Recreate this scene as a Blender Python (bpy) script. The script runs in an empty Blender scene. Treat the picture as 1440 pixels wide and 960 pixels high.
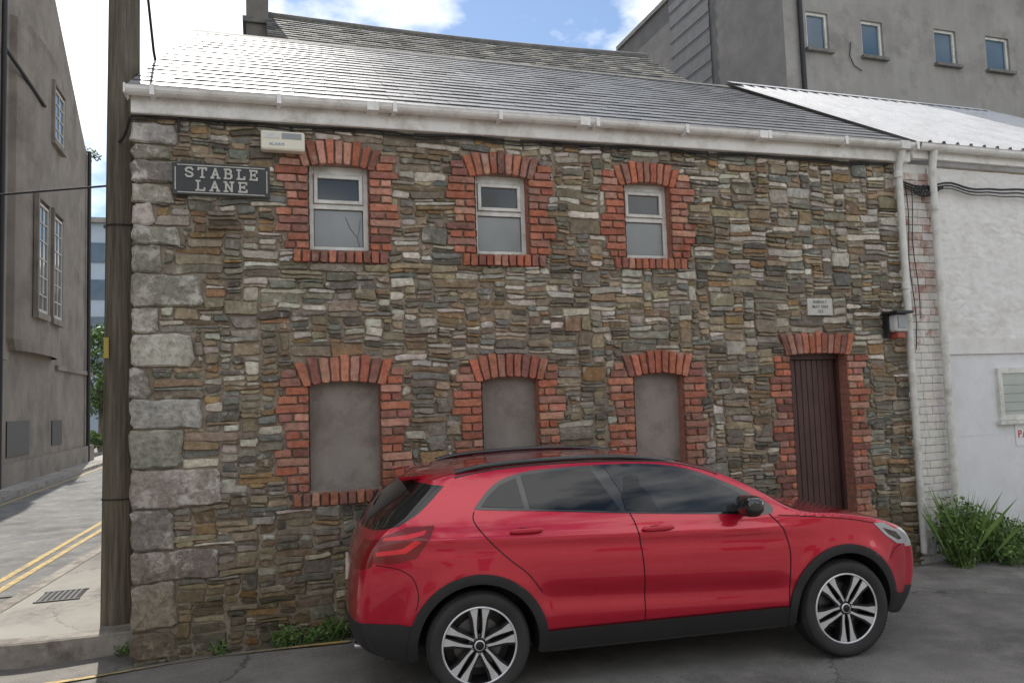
import bpy, bmesh, math, random
import numpy as np
from mathutils import Matrix, Vector, noise
from mathutils.geometry import delaunay_2d_cdt
random.seed(7); np.random.seed(7)
sc=bpy.context.scene
COL=bpy.context.collection
rad=math.radians

# ------------------------------------------------------------------ materials
def newmat(name):
    m=bpy.data.materials.new(name); m.use_nodes=True
    nt=m.node_tree; b=nt.nodes['Principled BSDF']
    return m,nt,b
def N(nt,t,**k):
    n=nt.nodes.new(t)
    for a,v in k.items(): setattr(n,a,v)
    return n
def L(nt,a,b): nt.links.new(a,b)
def ramp(nt,fac,stops):
    r=N(nt,'ShaderNodeValToRGB'); e=r.color_ramp.elements
    while len(e)<len(stops): e.new(0.5)
    for i,(p,c) in enumerate(stops):
        e[i].position=p; e[i].color=(c[0],c[1],c[2],1) if not isinstance(c,(int,float)) else (c,c,c,1)
    L(nt,fac,r.inputs[0]); return r.outputs[0]
def noi(nt,vec,scale,detail=4,rough=.6):
    n=N(nt,'ShaderNodeTexNoise'); n.inputs['Scale'].default_value=scale; n.inputs['Detail'].default_value=detail; n.inputs['Roughness'].default_value=rough
    L(nt,vec,n.inputs['Vector']); return n.outputs['Fac']
def mix(nt,fac,a,b,mode='MIX'):
    m=N(nt,'ShaderNodeMix',data_type='RGBA',blend_type=mode)
    for s,v in ((m.inputs[0],fac),(m.inputs[6],a),(m.inputs[7],b)):
        if hasattr(v,'is_linked') or hasattr(v,'links'): L(nt,v,s)
        elif isinstance(v,(int,float)): s.default_value=v
        else: s.default_value=(v[0],v[1],v[2],1)
    return m.outputs[2]
def bump(nt,b,h,strength,dist=.01):
    n=N(nt,'ShaderNodeBump'); n.inputs['Strength'].default_value=strength; n.inputs['Distance'].default_value=dist
    L(nt,h,n.inputs['Height']); L(nt,n.outputs[0],b.inputs['Normal'])
def gmat(name,c1,c2,scale=4,rough=.8,bmp=.3,bscale=40,stain=None,stscale=1.5,metal=0,coat=0,bdist=.01,spec=.5,streak=0):
    m,nt,b=newmat(name)
    tc=N(nt,'ShaderNodeTexCoord').outputs['Object']
    f=noi(nt,tc,scale,4,.65)
    c=ramp(nt,f,[(.3,c1),(.7,c2)])
    if stain is not None:
        f2=noi(nt,tc,stscale,5,.7)
        c=mix(nt,ramp(nt,f2,[(.48,0.0),(.68,1.0)]),c,stain)
    if streak:
        mp=N(nt,'ShaderNodeMapping'); mp.inputs['Scale'].default_value=(3,3,.5); L(nt,tc,mp.inputs[0])
        c=mix(nt,1.0,c,ramp(nt,noi(nt,mp.outputs[0],1.2,5,.7),[(.35,1-streak),(.62,1.0)]),'MULTIPLY')
    L(nt,c,b.inputs['Base Color'])
    b.inputs['Roughness'].default_value=rough; b.inputs['Metallic'].default_value=metal
    b.inputs['Coat Weight'].default_value=coat; b.inputs['Specular IOR Level'].default_value=spec
    if bmp>0: bump(nt,b,noi(nt,tc,bscale,4,.7),bmp,bdist)
    return m
def attrmat(name,rough=.85,fine=(.75,1.2),lichen=None,bmp=.6,bscale=28,lo=.57,hi=.68,spec=.5,big=(.72,1.12),base=False):
    m,nt,b=newmat(name)
    at=N(nt,'ShaderNodeAttribute'); at.attribute_name='Col'
    tc=N(nt,'ShaderNodeTexCoord').outputs['Object']
    c=mix(nt,1.0,at.outputs['Color'],ramp(nt,noi(nt,tc,22,4,.7),[(.3,fine[0]),(.7,fine[1])]),'MULTIPLY')
    c=mix(nt,1.0,c,ramp(nt,noi(nt,tc,1.3,3,.6),[(.3,big[0]),(.7,big[1])]),'MULTIPLY')
    if lichen:
        f=ramp(nt,noi(nt,tc,7,6,.75),[(lo,0.0),(hi,1.0)])
        f2=ramp(nt,noi(nt,tc,.9,2,.5),[(.36,0.15),(.6,1.0)])
        ff=N(nt,'ShaderNodeMath',operation='MULTIPLY'); L(nt,f,ff.inputs[0]); L(nt,f2,ff.inputs[1])
        c=mix(nt,ff.outputs[0],c,lichen)
    if base:  # damp, dirty foot of the wall
        sp=N(nt,'ShaderNodeSeparateXYZ'); L(nt,tc,sp.inputs[0])
        ad=N(nt,'ShaderNodeMath',operation='MULTIPLY_ADD'); L(nt,noi(nt,tc,2.5,4,.6),ad.inputs[0]); ad.inputs[1].default_value=-.9; L(nt,sp.outputs[2],ad.inputs[2])
        c=mix(nt,1.0,c,ramp(nt,ad.outputs[0],[(.0,(.66,.62,.52)),(.45,(1,1,1))]),'MULTIPLY')
    L(nt,c,b.inputs['Base Color']); b.inputs['Roughness'].default_value=rough; b.inputs['Specular IOR Level'].default_value=spec
    bump(nt,b,noi(nt,tc,bscale,5,.75),bmp,.012)
    return m
def plain(name,c,rough=.5,metal=0,coat=0,spec=.5):
    m,nt,b=newmat(name)
    tc=N(nt,'ShaderNodeTexCoord').outputs['Object']
    f=noi(nt,tc,9,3,.7)
    col=ramp(nt,f,[(.3,tuple(v*.9 for v in c)),(.7,tuple(min(1,v*1.08) for v in c))])
    L(nt,col,b.inputs['Base Color'])
    b.inputs['Roughness'].default_value=rough; b.inputs['Metallic'].default_value=metal; b.inputs['Coat Weight'].default_value=coat
    b.inputs['Coat Roughness'].default_value=.03; b.inputs['Specular IOR Level'].default_value=spec
    return m

M_stone=attrmat('rubble_stone',lichen=(.56,.53,.45),rough=.9,bmp=.9,fine=(.62,1.3),base=True,spec=.3)
M_quoin=attrmat('quoin_stone',lichen=(.56,.53,.47),fine=(.5,1.3),rough=.9,bmp=1.0,bscale=14,lo=.50,hi=.60,base=True)
M_brick=attrmat('red_brick',lichen=(.44,.33,.27),fine=(.62,1.25),rough=.9,bmp=.8,lo=.54,hi=.72)
M_mortar=gmat('mortar',(.20,.165,.125),(.36,.305,.235),scale=6,rough=.95,bmp=.8,bscale=30)
M_render=gmat('cement_render',(.25,.22,.195),(.33,.30,.265),scale=2.5,rough=.9,bmp=.2,bscale=50,stain=(.19,.16,.135),stscale=3,streak=.12)
M_upvc=gmat('white_plastic',(.60,.60,.56),(.74,.74,.70),scale=6,rough=.4,bmp=0,stain=(.45,.44,.38),stscale=5)
M_fascia=gmat('fascia_white',(.74,.73,.70),(.85,.84,.81),scale=5,rough=.45,bmp=.05,stain=(.56,.54,.48),stscale=4)
M_slate=attrmat('roof_slate',fine=(.75,1.2),rough=.47,bmp=.3,bscale=20,spec=.75,big=(.85,1.1))
M_slate2=gmat('old_slate',(.10,.10,.10),(.17,.165,.16),scale=8,rough=.75,bmp=.3,stain=(.2,.19,.15),stscale=3)
M_metal=gmat('white_sheet_metal',(.48,.49,.51),(.56,.57,.59),scale=3,rough=.55,bmp=0,stain=(.43,.43,.43),stscale=2,spec=.3)
M_door=gmat('maroon_paint',(.06,.027,.025),(.095,.043,.038),scale=5,rough=.5,bmp=.15,bscale=30,streak=.25)
M_black=plain('black_trim',(.02,.02,.02),.5)
M_cable=plain('cable_black',(.02,.02,.022),.6)
M_white=gmat('whitewash',(.74,.73,.70),(.80,.79,.77),scale=5,rough=.9,bmp=.5,bscale=30,stain=(.66,.64,.60),stscale=3,bdist=.012,streak=.06)
M_panel=gmat('white_painted_panel',(.68,.69,.70),(.75,.76,.77),scale=1.2,rough=.55,bmp=.05,stain=(.63,.63,.63),stscale=2,streak=.06)
def glassmat(name,c,rough=.06):
    m,nt,b=newmat(name); tc=N(nt,'ShaderNodeTexCoord').outputs['Object']
    L(nt,ramp(nt,noi(nt,tc,1.5,3,.5),[(.3,tuple(v*.75 for v in c)),(.7,tuple(v*1.15 for v in c))]),b.inputs['Base Color'])
    b.inputs['Roughness'].default_value=rough; b.inputs['Specular IOR Level'].default_value=.6
    return m
G_dark=glassmat('window_glass_dark',(.06,.068,.07))
G_light=glassmat('window_glass_frosted',(.26,.28,.28),.25)
G_blue=glassmat('window_glass_blue',(.06,.11,.16))

m,nt,b=newmat('weathered_wood'); tc=N(nt,'ShaderNodeTexCoord').outputs['Object']
mp=N(nt,'ShaderNodeMapping'); mp.inputs['Scale'].default_value=(14,14,.7); L(nt,tc,mp.inputs[0])
f=noi(nt,mp.outputs[0],2.2,6,.7)
L(nt,ramp(nt,f,[(.3,(.06,.05,.037)),(.5,(.135,.115,.085)),(.72,(.22,.195,.15))]),b.inputs['Base Color']); b.inputs['Roughness'].default_value=.85
bump(nt,b,f,.8,.02); M_wood=m

def asphalt(name,c1,c2,crack=0,dust=(.32,.30,.265)):
    m,nt,b=newmat(name); tc=N(nt,'ShaderNodeTexCoord').outputs['Object']
    big=noi(nt,tc,.55,4,.6)
    c=ramp(nt,big,[(.32,c1),(.68,c2)])
    c=mix(nt,1.0,c,ramp(nt,noi(nt,tc,130,2,.7),[(.3,.55),(.7,1.45)]),'MULTIPLY')
    c=mix(nt,ramp(nt,noi(nt,tc,2.2,6,.75),[(.46,0.0),(.75,.75)]),c,dust)
    c=mix(nt,1.0,c,ramp(nt,noi(nt,tc,1.0,5,.7),[(.36,.66),(.5,1.0)]),'MULTIPLY')
    if crack:
        dst=noi(nt,tc,1.2,4,.6)
        add=N(nt,'ShaderNodeVectorMath',operation='MULTIPLY_ADD')
        cmb=N(nt,'ShaderNodeCombineXYZ'); L(nt,dst,cmb.inputs[0]); L(nt,noi(nt,tc,1.9,4,.6),cmb.inputs[1])
        L(nt,cmb.outputs[0],add.inputs[0]); add.inputs[1].default_value=(1.1,1.1,0); L(nt,tc,add.inputs[2])
        v=N(nt,'ShaderNodeTexVoronoi',feature='DISTANCE_TO_EDGE'); v.inputs['Scale'].default_value=crack; L(nt,add.outputs[0],v.inputs['Vector'])
        ck=mix(nt,ramp(nt,noi(nt,tc,.8,3,.5),[(.40,0.0),(.54,1.0)]),(1,1,1),ramp(nt,v.outputs['Distance'],[(.0,.42),(.008,1.0)]))
        c=mix(nt,1.0,c,ck,'MULTIPLY')
        v2=N(nt,'ShaderNodeTexVoronoi'); v2.inputs['Scale'].default_value=crack; L(nt,add.outputs[0],v2.inputs['Vector'])
        c=mix(nt,1.0,c,ramp(nt,v2.outputs['Color'],[(.2,.86),(.8,1.12)]),'MULTIPLY')
    L(nt,c,b.inputs['Base Color']); b.inputs['Roughness'].default_value=.9
    bump(nt,b,noi(nt,tc,90,4,.8),.6,.008); return m
M_asph=asphalt('asphalt',(.165,.155,.14),(.24,.226,.205),.5)
M_road=asphalt('road_asphalt',(.14,.14,.14),(.19,.19,.185))
M_pave=asphalt('pavement_concrete',(.27,.255,.23),(.36,.345,.31),.7,dust=(.36,.34,.3))
M_kerb=gmat('kerb_stone',(.22,.20,.175),(.36,.33,.29),scale=6,rough=.9,bmp=.6,bscale=20,stain=(.14,.12,.10),stscale=4)
m,nt,b=newmat('yellow_paint'); tc=N(nt,'ShaderNodeTexCoord').outputs['Object']
L(nt,mix(nt,ramp(nt,noi(nt,tc,9,6,.8),[(.42,0.0),(.6,1.0)]),(.60,.43,.14),(.28,.23,.15)),b.inputs['Base Color']); b.inputs['Roughness'].default_value=.85; M_yel=m

# ------------------------------------------------------------------ helpers
def group(name,loc=(0,0,0),rz=0,s=1):
    e=bpy.data.objects.new(name,None); COL.objects.link(e); e.location=loc; e.rotation_euler=(0,0,rz); e.scale=(s,s,s); return e
def mk(name,v,f,mat,parent=None,smooth=False,cols=None,mats=None,mi=None):
    me=bpy.data.meshes.new(name); me.from_pydata([tuple(map(float,p)) for p in v],[],f)
    if mats:
        for q in mats: me.materials.append(q)
        me.polygons.foreach_set('material_index',mi)
    elif mat: me.materials.append(mat)
    if cols is not None:
        a=me.color_attributes.new('Col','FLOAT_COLOR','POINT')
        a.data.foreach_set('color',np.asarray(cols,dtype=np.float32).ravel())
    if smooth: me.polygons.foreach_set('use_smooth',[True]*len(me.polygons))
    me.update(); o=bpy.data.objects.new(name,me); COL.objects.link(o)
    if parent: o.parent=parent
    return o
BF=[(0,1,2,3),(7,6,5,4),(0,4,5,1),(1,5,6,2),(2,6,7,3),(3,7,4,0)]
def boxv(x0,x1,y0,y1,z0,z1): return [(x0,y0,z0),(x0,y1,z0),(x1,y1,z0),(x1,y0,z0),(x0,y0,z1),(x0,y1,z1),(x1,y1,z1),(x1,y0,z1)]
def box(name,x0,x1,y0,y1,z0,z1,mat,parent=None,bev=0):
    o=mk(name,boxv(x0,x1,y0,y1,z0,z1),BF,mat,parent)
    if bev:
        md=o.modifiers.new('b','BEVEL'); md.width=bev; md.segments=2
    return o
def boxes(name,lst,mat,parent=None):
    v=[];f=[]
    for b in lst:
        n=len(v); v+=boxv(*b); f+=[tuple(i+n for i in q) for q in BF]
    return mk(name,v,f,mat,parent)
def tube(name,pts,r,mat,parent=None,smooth=True):
    cu=bpy.data.curves.new(name,'CURVE'); cu.dimensions='3D'; cu.bevel_depth=r; cu.bevel_resolution=3
    sp=cu.splines.new('POLY'); sp.points.add(len(pts)-1)
    for i,p in enumerate(pts): sp.points[i].co=(p[0],p[1],p[2],1)
    cu.materials.append(mat); cu.use_fill_caps=True
    o=bpy.data.objects.new(name,cu); COL.objects.link(o)
    if parent: o.parent=parent
    return o
def catmull(P,sub):
    P=[np.array(p,float) for p in P]; out=[]
    n=len(P)
    t=[0]
    for i in range(1,n): t.append(t[-1]+max(1e-4,np.linalg.norm(P[i]-P[i-1])**.5))
    def tang(i):
        if i==0: return (P[1]-P[0])/(t[1]-t[0])
        if i==n-1: return (P[-1]-P[-2])/(t[-1]-t[-2])
        a=(P[i]-P[i-1])/(t[i]-t[i-1]); b=(P[i+1]-P[i])/(t[i+1]-t[i]); w=(t[i+1]-t[i])/(t[i+1]-t[i-1])
        return a*w+b*(1-w)
    for i in range(n-1):
        h=t[i+1]-t[i]; m0=tang(i)*h; m1=tang(i+1)*h
        for k in range(sub):
            u=k/sub; out.append((2*u**3-3*u**2+1)*P[i]+(u**3-2*u**2+u)*m0+(-2*u**3+3*u**2)*P[i+1]+(u**3-u**2)*m1)
    out.append(P[-1]); return out
class Blocks:
    def __init__(s): s.v=[];s.f=[];s.c=[]
    def add(s,quad,d,col,jit=.004,cut=.012,inset=.008,back=.004,mids=True,tilt=.004,maxf=.35):
        q=[np.array(p,float) for p in quad]; ring=[]
        for i in range(4):
            a=q[i];b=q[(i+1)%4];l=np.linalg.norm(b-a)
            if l<1e-4: continue
            e=(b-a)/l; c=min(cut*random.uniform(.2,1.7),l*maxf); c2=min(cut*random.uniform(.2,1.7),l*maxf)
            ring.append(a+e*c)
            if mids and l>.07:
                k=max(1,int(l/.09))
                for j in range(k): ring.append(a+e*(c+(l-c-c2)*(j+1)/(k+1)))
            ring.append(b-e*c2)
        ring=[p+np.random.uniform(-jit,jit,2) for p in ring]
        cen=sum(ring)/len(ring); n=len(ring); base=len(s.v)
        tx=random.uniform(-tilt,tilt)*8; tz=random.uniform(-tilt,tilt)*8
        for p in ring: s.v.append((p[0],back,p[1]))
        for p in ring: s.v.append((p[0],-d*.6,p[1]))
        for p in ring:
            w=cen-p; lw=np.linalg.norm(w); p2=p+w/lw*min(inset,lw*.4)
            s.v.append((p2[0],-d+tx*(p2[0]-cen[0])+tz*(p2[1]-cen[1])+random.uniform(-jit,jit)*.4,p2[1]))
        s.v.append((cen[0],-d-random.uniform(0,.003),cen[1]))
        s.c+=[(col[0],col[1],col[2],1)]*(3*n+1)
        for i in range(n):
            j=(i+1)%n
            s.f.append((base+i,base+j,base+n+j,base+n+i)); s.f.append((base+n+i,base+n+j,base+2*n+j,base+2*n+i)); s.f.append((base+2*n+i,base+2*n+j,base+3*n))
    def obj(s,name,mat,parent,mapf=None,warp=.012,hf=.4):
        v=[]
        for x,y,z in s.v:
            if warp:
                w=noise.noise_vector((x*1.3,0,z*1.3))*warp+noise.noise_vector((x*4.5,3,z*6))*warp*hf
                x+=w[0];z+=w[2]
            v.append((x,y,z) if mapf is None else mapf(x,y,z))
        return mk(name,v,s.f,mat,parent,cols=s.c)
def vary(c,a=.15):
    k=random.uniform(1-a,1+a); return tuple(max(.005,v*k*random.uniform(.95,1.05)) for v in c)
PAL=[((.235,.21,.165),20),((.29,.24,.17),18),((.26,.19,.12),14),((.155,.138,.11),9),((.37,.30,.20),11),((.31,.28,.235),12),((.49,.45,.37),8),((.34,.22,.115),5),((.215,.215,.185),9),((.60,.565,.49),4)]
def fill_stones(B,x0,x1,z0,z1,maskf,pal=PAL,dmin=.008,dmax=.036,cell=(.02,.0135),gap=1.0):
    PC=[p for p,_ in pal]; PW=[w for _,w in pal]
    dx,dz=cell; nx=int((x1-x0)/dx); nz=int((z1-z0)/dz)
    occ=np.zeros((nz,nx),bool)
    for j in range(nz):
        for i in range(nx):
            if maskf(x0+(i+.5)*dx,z0+(j+.5)*dz): occ[j,i]=True
    for j in range(nz):
        row=occ[j]
        i=0
        while i<nx:
            if row[i]: i+=1; continue
            k=i
            while k<nx and not row[k] and k-i<34: k+=1
            avail=k-i
            r=random.random()
            if r<.055: w=random.randint(8,14); h=random.randint(6,11)
            elif r<.22: w=random.randint(4,8); h=random.randint(3,5)
            elif r<.68: w=random.randint(7,15); h=random.randint(2,4)
            else: w=random.randint(11,23); h=random.randint(3,6)
            if avail<=w+4: w=avail
            w=max(1,min(w,avail)); hh=0
            while hh<h and j+hh<nz and not occ[j+hh,i:i+w].any(): hh+=1
            occ[j:j+hh,i:i+w]=True
            ax=x0+i*dx;bx=ax+w*dx;az=z0+j*dz;bz=az+hh*dz;g=.002
            hz=bz-az
            if w*dx>.03 and hh*dz>.012:
                c=random.choices(PC,PW)[0]
                if az>2.3 and random.random()<.12: c=(.52,.485,.41)
                s4=[random.uniform(-.15,.24)*min(hz,.055)*gap for _ in range(4)]
                e2=[random.uniform(-.15,.42)*min(hz,.05)*gap for _ in range(4)]
                B.add([(ax+g+e2[0],az+g+s4[0]),(bx-g-e2[1],az+g+s4[1]),(bx-g-e2[2],bz-g-s4[2]),(ax+g+e2[3],bz-g-s4[3])],random.uniform(dmin,dmax),vary(c,.24),jit=.0042,cut=.013,inset=.0075,tilt=.008,maxf=.37)
            i+=w

# ------------------------------------------------------------------ ground
def ss(a,b,x):
    t=min(1,max(0,(x-a)/(b-a))); return t*t*(3-2*t)
def gz(x,y):
    if y>.4: return -.03*ss(.5,-1.5,x) if y<3 else 0
    h=.068*ss(-.02,-.38,y)
    f=ss(-1.2,.7,x)
    return h*f-.05*(1-f)*ss(2,.3,y)
xs=sorted(set([-400,-200,-100,-50,-25,-12,-8]+[round(-6+.1*i,2) for i in range(170)]+[12,15,20,30,60,120,250,400]))
ys=sorted(set([-400,-200,-100,-50,-25,-15,-10]+[round(-8+.1*i,2) for i in range(100)]+[3,5,8,12,20,30,45,70,120,200,400]))
v=[(x,y,gz(x,y)+(.006*noise.noise((x*1.1,y*1.1,0)) if abs(x)<10 and y<.4 else 0)) for y in ys for x in xs]; nx=len(xs)
f=[(j*nx+i,j*nx+i+1,(j+1)*nx+i+1,(j+1)*nx+i) for j in range(len(ys)-1) for i in range(nx-1)]
ground=mk('ground',v,f,M_asph,smooth=True)
mk('side_street_road',[(-4.75,3,.012),(-1.2,3,.012),(-.6,60,.012),(-4.75,60,.012)],[(0,1,2,3)],M_road)
pv=group('pavement')
edge=[(-.7,40),(-.95,8),(-1.15,5),(-1.42,2.2),(-1.5,1.3),(-1.42,.85),(-1.2,.55),(-.9,.45),(-.4,.44),(.03,.44)]
def slab(name,pts,z0,z1,mat,parent):
    n=len(pts); v=[(x,y,z1) for x,y in pts]+[(x,y,z0) for x,y in pts]
    f=[tuple(range(n))]+[(i,n+i,n+(i+1)%n,(i+1)%n) for i in range(n)]
    return mk(name,v,f,mat,parent)
kp=catmull(edge,6)
slab('walkway',[(float(p[0])+.02,float(p[1])+.02) for p in kp]+[(.3,.46),(3,40)],-.1,.146,M_pave,pv)
kv=[];kf=[]
for i,p in enumerate(kp):
    a=kp[max(0,i-1)];b2=kp[min(len(kp)-1,i+1)];t=(b2-a)/np.linalg.norm(b2-a);nrm=np.array([-t[1],t[0]])
    o=p-nrm*.03; q=p+nrm*.14
    kv+=[(o[0],o[1],-.1),(o[0],o[1],.14),(o[0]+nrm[0]*.02,o[1]+nrm[1]*.02,.152),(q[0],q[1],.152)]
for i in range(len(kp)-1):
    for k in range(3): kf.append((i*4+k,i*4+k+1,i*4+4+k+1,i*4+4+k))
mk('kerb',kv,kf,M_kerb,pv)
pv2=group('pavement')
slab('walkway',[(-5.6,3),(-4.85,3),(-4.6,40),(-5.6,40)],-.1,.11,M_pave,pv2)
slab('kerb',[(-4.87,3),(-4.72,3),(-4.47,40),(-4.62,40)],-.1,.113,M_kerb,pv2)
ylm=group('yellow_road_lines')
def quadstrip(name,pts,w,z,mat,parent):
    v=[];f=[]
    P=[np.array(p,float) for p in pts]
    for i,p in enumerate(P):
        a=P[max(0,i-1)];b2=P[min(len(P)-1,i+1)];t=(b2-a)/np.linalg.norm(b2-a);nr=np.array([-t[1],t[0]])*w/2
        for s_ in (-1,1):
            q=p+nr*s_; v.append((q[0],q[1],z if z is not None else gz(q[0],q[1])+.010))
    for i in range(len(P)-1): f.append((2*i,2*i+1,2*i+3,2*i+2))
    return mk(name,v,f,mat,parent)
quadstrip('line_1',[(-2.02,3.2),(-1.72,9),(-1.5,40)],.09,.018,M_yel,ylm)
quadstrip('line_2',[(-1.84,3.2),(-1.50,9),(-1.3,40)],.09,.018,M_yel,ylm)
quadstrip('line_3',[(-4.5,3.2),(-4.3,40)],.08,.018,M_yel,ylm)
quadstrip('line_4',[(-1.2+.1*i,-.04-.012*i) for i in range(29)],.07,None,M_yel,ylm)
mh=group('drain_cover',(-.95,2.1,.15))
boxes('grate',[(-.17+.05*i,-.145+.05*i,-.2,.2,0,.006) for i in range(7)]+[(-.2,.2,-.23,-.2,0,.007),(-.2,.2,.2,.23,0,.007)],M_black,mh)
box('pit',-.19,.19,-.2,.2,-.001,.0015,plain('pit_dark',(.03,.03,.03),.9),mh)

# ------------------------------------------------------------------ stone building
SB=group('stone_building')
BX1=7.78
EZ=lambda x:4.36+.012*x
bricks=Blocks(); brects=[]; arches=[]; opens=[]
BR=[(.46,.155,.09),(.50,.20,.125),(.40,.14,.09),(.28,.12,.09),(.54,.28,.20),(.48,.18,.11),(.43,.22,.165),(.34,.16,.12)]
def brick(quad,d=.03): bricks.add(quad,d*random.uniform(.85,1.15),vary(random.choice(BR),.2),jit=.0034,cut=.010,inset=.006,mids=True,tilt=.003)
def jamb(xe,side,z0,z1,wa=.20,wb=.27,first=0):
    ch=.073;n=max(1,round((z1-z0)/ch));ch=(z1-z0)/n
    for k in range(n):
        grp=(k+first)//3%2; w=(wa,wb)[grp]+random.uniform(-.018,.018)
        za=z0+k*ch;zb=za+ch;g=.0055
        xs_=[0,w] if k%2 else ([0,w*random.choice([.5,.52,.35]),w])
        for a,b2 in zip(xs_[:-1],xs_[1:]):
            p,q=(xe-b2,xe-a) if side<0 else (xe+a,xe+b2)
            brick([(p+g,za+g),(q-g,za+g),(q-g,zb-g),(p+g,zb-g)],.03)
        brects.append((xe-w,xe,za,zb) if side<0 else (xe,xe+w,za,zb))
def arch(xa,xb,zs,rise,th,ext=.05,fan=.075):
    hw=(xb-xa)/2; cx=(xa+xb)/2; n=max(5,round((hw+ext)*2/.076))
    if n%2==0:n+=1
    def low(t): x=t*(hw+ext); return (cx+x, zs+rise*max(-.15,1-(x/hw)**2))
    for k in range(n):
        t0=-1+2*k/n; t1=-1+2*(k+1)/n; e=.0055/hw
        a=low(t0+e);b=low(t1-e); th_=th+random.uniform(-.022,.010); tm=(t0+t1)/2
        up=lambda p,t:(p[0]+fan*t*abs(t)**.3+0, zs+th_+rise*1.1*(1-tm*tm)-.02*abs(tm))
        c=up(b,t1);d=up(a,t0)
        brick([a,b,c,d],.037)
    arches.append((cx,zs,hw+ext,fan,th,rise))
def opening(xa,xb,z0,z1,rise,th,sill=True,sx=(.14,.15),up=2):
    opens.append((xa,xb,z0,z1+rise))
    jamb(xa,-1,z0,z1,first=random.randint(0,2)); jamb(xb,1,z0,z1,first=random.randint(0,2))
    for k in range(up):
        for s_ in (-1,1):
            q0=.062+.035*k
            xe=xa-q0 if s_<0 else xb+q0
            w=random.uniform(.13,.19)-.03*k; za=z1+k*.073
            p,q=(xe-w,xe) if s_<0 else (xe,xe+w)
            brick([(p+.004,za+.004),(q-.004,za+.004),(q-.004,za+.069),(p+.004,za+.069)],.028); brects.append((p,q,za,za+.073))
    arch(xa,xb,z1,rise,th)
    if sill:
        n=round((xb-xa+sx[0]+sx[1])/.075); w=(xb-xa+sx[0]+sx[1])/n
        for k in range(n):
            a=xa-sx[0]+k*w
            brick([(a+.005,z0-.115),(a+w-.005,z0-.115),(a+w-.005,z0-.005),(a+.005,z0-.005)],.05)
        brects.append((xa-sx[0],xb+sx[1],z0-.115,z0-.0))
W_up=[(1.36,1.88),(2.85,3.37),(4.375,4.885)]
for xa,xb in W_up: opening(xa,xb,3.285,4.005,.038,.22)
W_lo=[(1.335,1.935),(2.855,3.40),(4.385,4.925)]
for xa,xb in W_lo: opening(xa,xb,1.225,2.11,.036,.225)
opening(6.205,6.93,-.1,2.29,.02,.235,sill=False,up=0)
quo=[(927,890,.30),(890,826,.30),(826,782,.62),(782,725,.29),(725,668,.64),(668,613,.34),(613,570,.50),(570,526,.12),(526,478,.44),(478,440,.16),(440,391,.52),(391,350,.2),(350,322,.33),(322,290,.14),(290,262,.28),(262,228,.34),(228,204,.26),(204,172,.32)]
QB=Blocks(); qr=[]
for (ya,yb,w) in quo:
    za=.03+(927-ya)/177;zb=.03+(927-yb)/177;w=w*random.uniform(.97,1.03)
    QB.add([(-.03,za+.005),(w,za+.005+random.uniform(-.01,.01)),(w-random.uniform(0,.04),zb-.005+random.uniform(-.012,.004)),(-.03,zb-.005)],random.uniform(.028,.045),vary((.30,.27,.225) if random.random()<.6 else (.41,.38,.33),.18),jit=.010,cut=.028,inset=.018,tilt=.004)
    qr.append((-.1,w,za,zb))
rects=brects+qr+[(6.46,6.78,2.72,2.89)]
RA=np.array(rects); OA=np.array(opens)
def maskF(x,z):
    if z>EZ(x)-.005: return True
    if ((RA[:,0]<x)&(x<RA[:,1])&(RA[:,2]<z)&(z<RA[:,3])).any(): return True
    if ((OA[:,0]<x)&(x<OA[:,1])&(OA[:,2]<z)&(z<OA[:,3])).any(): return True
    for cx,zs,hw,fan,th,rise in arches:
        if zs-.002<z<zs+th+rise*.5 and abs(x-cx)<hw+fan*(z-zs)/th: return True
    return False
ST=Blocks(); fill_stones(ST,-.02,BX1,-.1,4.5,maskF)
ST.obj('rubble_stones',M_stone,SB,warp=.022,hf=.75); QB.obj('quoins',M_quoin,SB); bricks.obj('brick_surrounds',M_brick,SB,warp=.006)
SS=Blocks()
fill_stones(SS,.02,6.5,0,6.5,lambda u,z: z>4.4+.64*min(u,6.6-u)-.05)
SS.obj('gable_stones',M_stone,SB,mapf=lambda u,y,z:(.072*u+y,u,z))
cx=sorted(set([0,BX1]+[o[0] for o in opens]+[o[1] for o in opens])); cz=sorted(set([-.15,4.5]+[o[2] for o in opens]+[o[3] for o in opens]))
v=[];f=[]
for i in range(len(cx)-1):
    for j in range(len(cz)-1):
        mx=(cx[i]+cx[i+1])/2;mz=(cz[j]+cz[j+1])/2
        if any(o[0]<mx<o[1] and o[2]<mz<o[3] for o in opens): continue
        n=len(v); v+=[(cx[i],0,cz[j]),(cx[i+1],0,cz[j]),(cx[i+1],0,cz[j+1]),(cx[i],0,cz[j+1])]; f.append((n,n+1,n+2,n+3))
for o in opens:
    n=len(v); D=.22
    v+=[(o[0],-.005,o[2]),(o[1],-.005,o[2]),(o[1],-.005,o[3]),(o[0],-.005,o[3]),(o[0],D,o[2]),(o[1],D,o[2]),(o[1],D,o[3]),(o[0],D,o[3])]
    f+=[(n,n+1,n+5,n+4),(n+1,n+2,n+6,n+5),(n+2,n+3,n+7,n+6),(n+3,n,n+4,n+7)]
n=len(v); v+=[(0,0,-.15),(.45,6.5,-.15),(.45,6.5,4.4),(.225,3.29,6.5),(0,0,4.4)]; f.append((n,n+1,n+2,n+3,n+4))
n=len(v); v+=[(.45,6.5,-.15),(7.9,6.5,-.15),(7.9,6.5,4.4),(.45,6.5,4.4)]; f.append((n,n+1,n+2,n+3))
mk('wall_core',v,f,M_mortar,SB)
M_rev=gmat('brick_reveal',(.30,.12,.08),(.42,.19,.135),scale=14,rough=.9,bmp=.5)
v=[];f=[]
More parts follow.
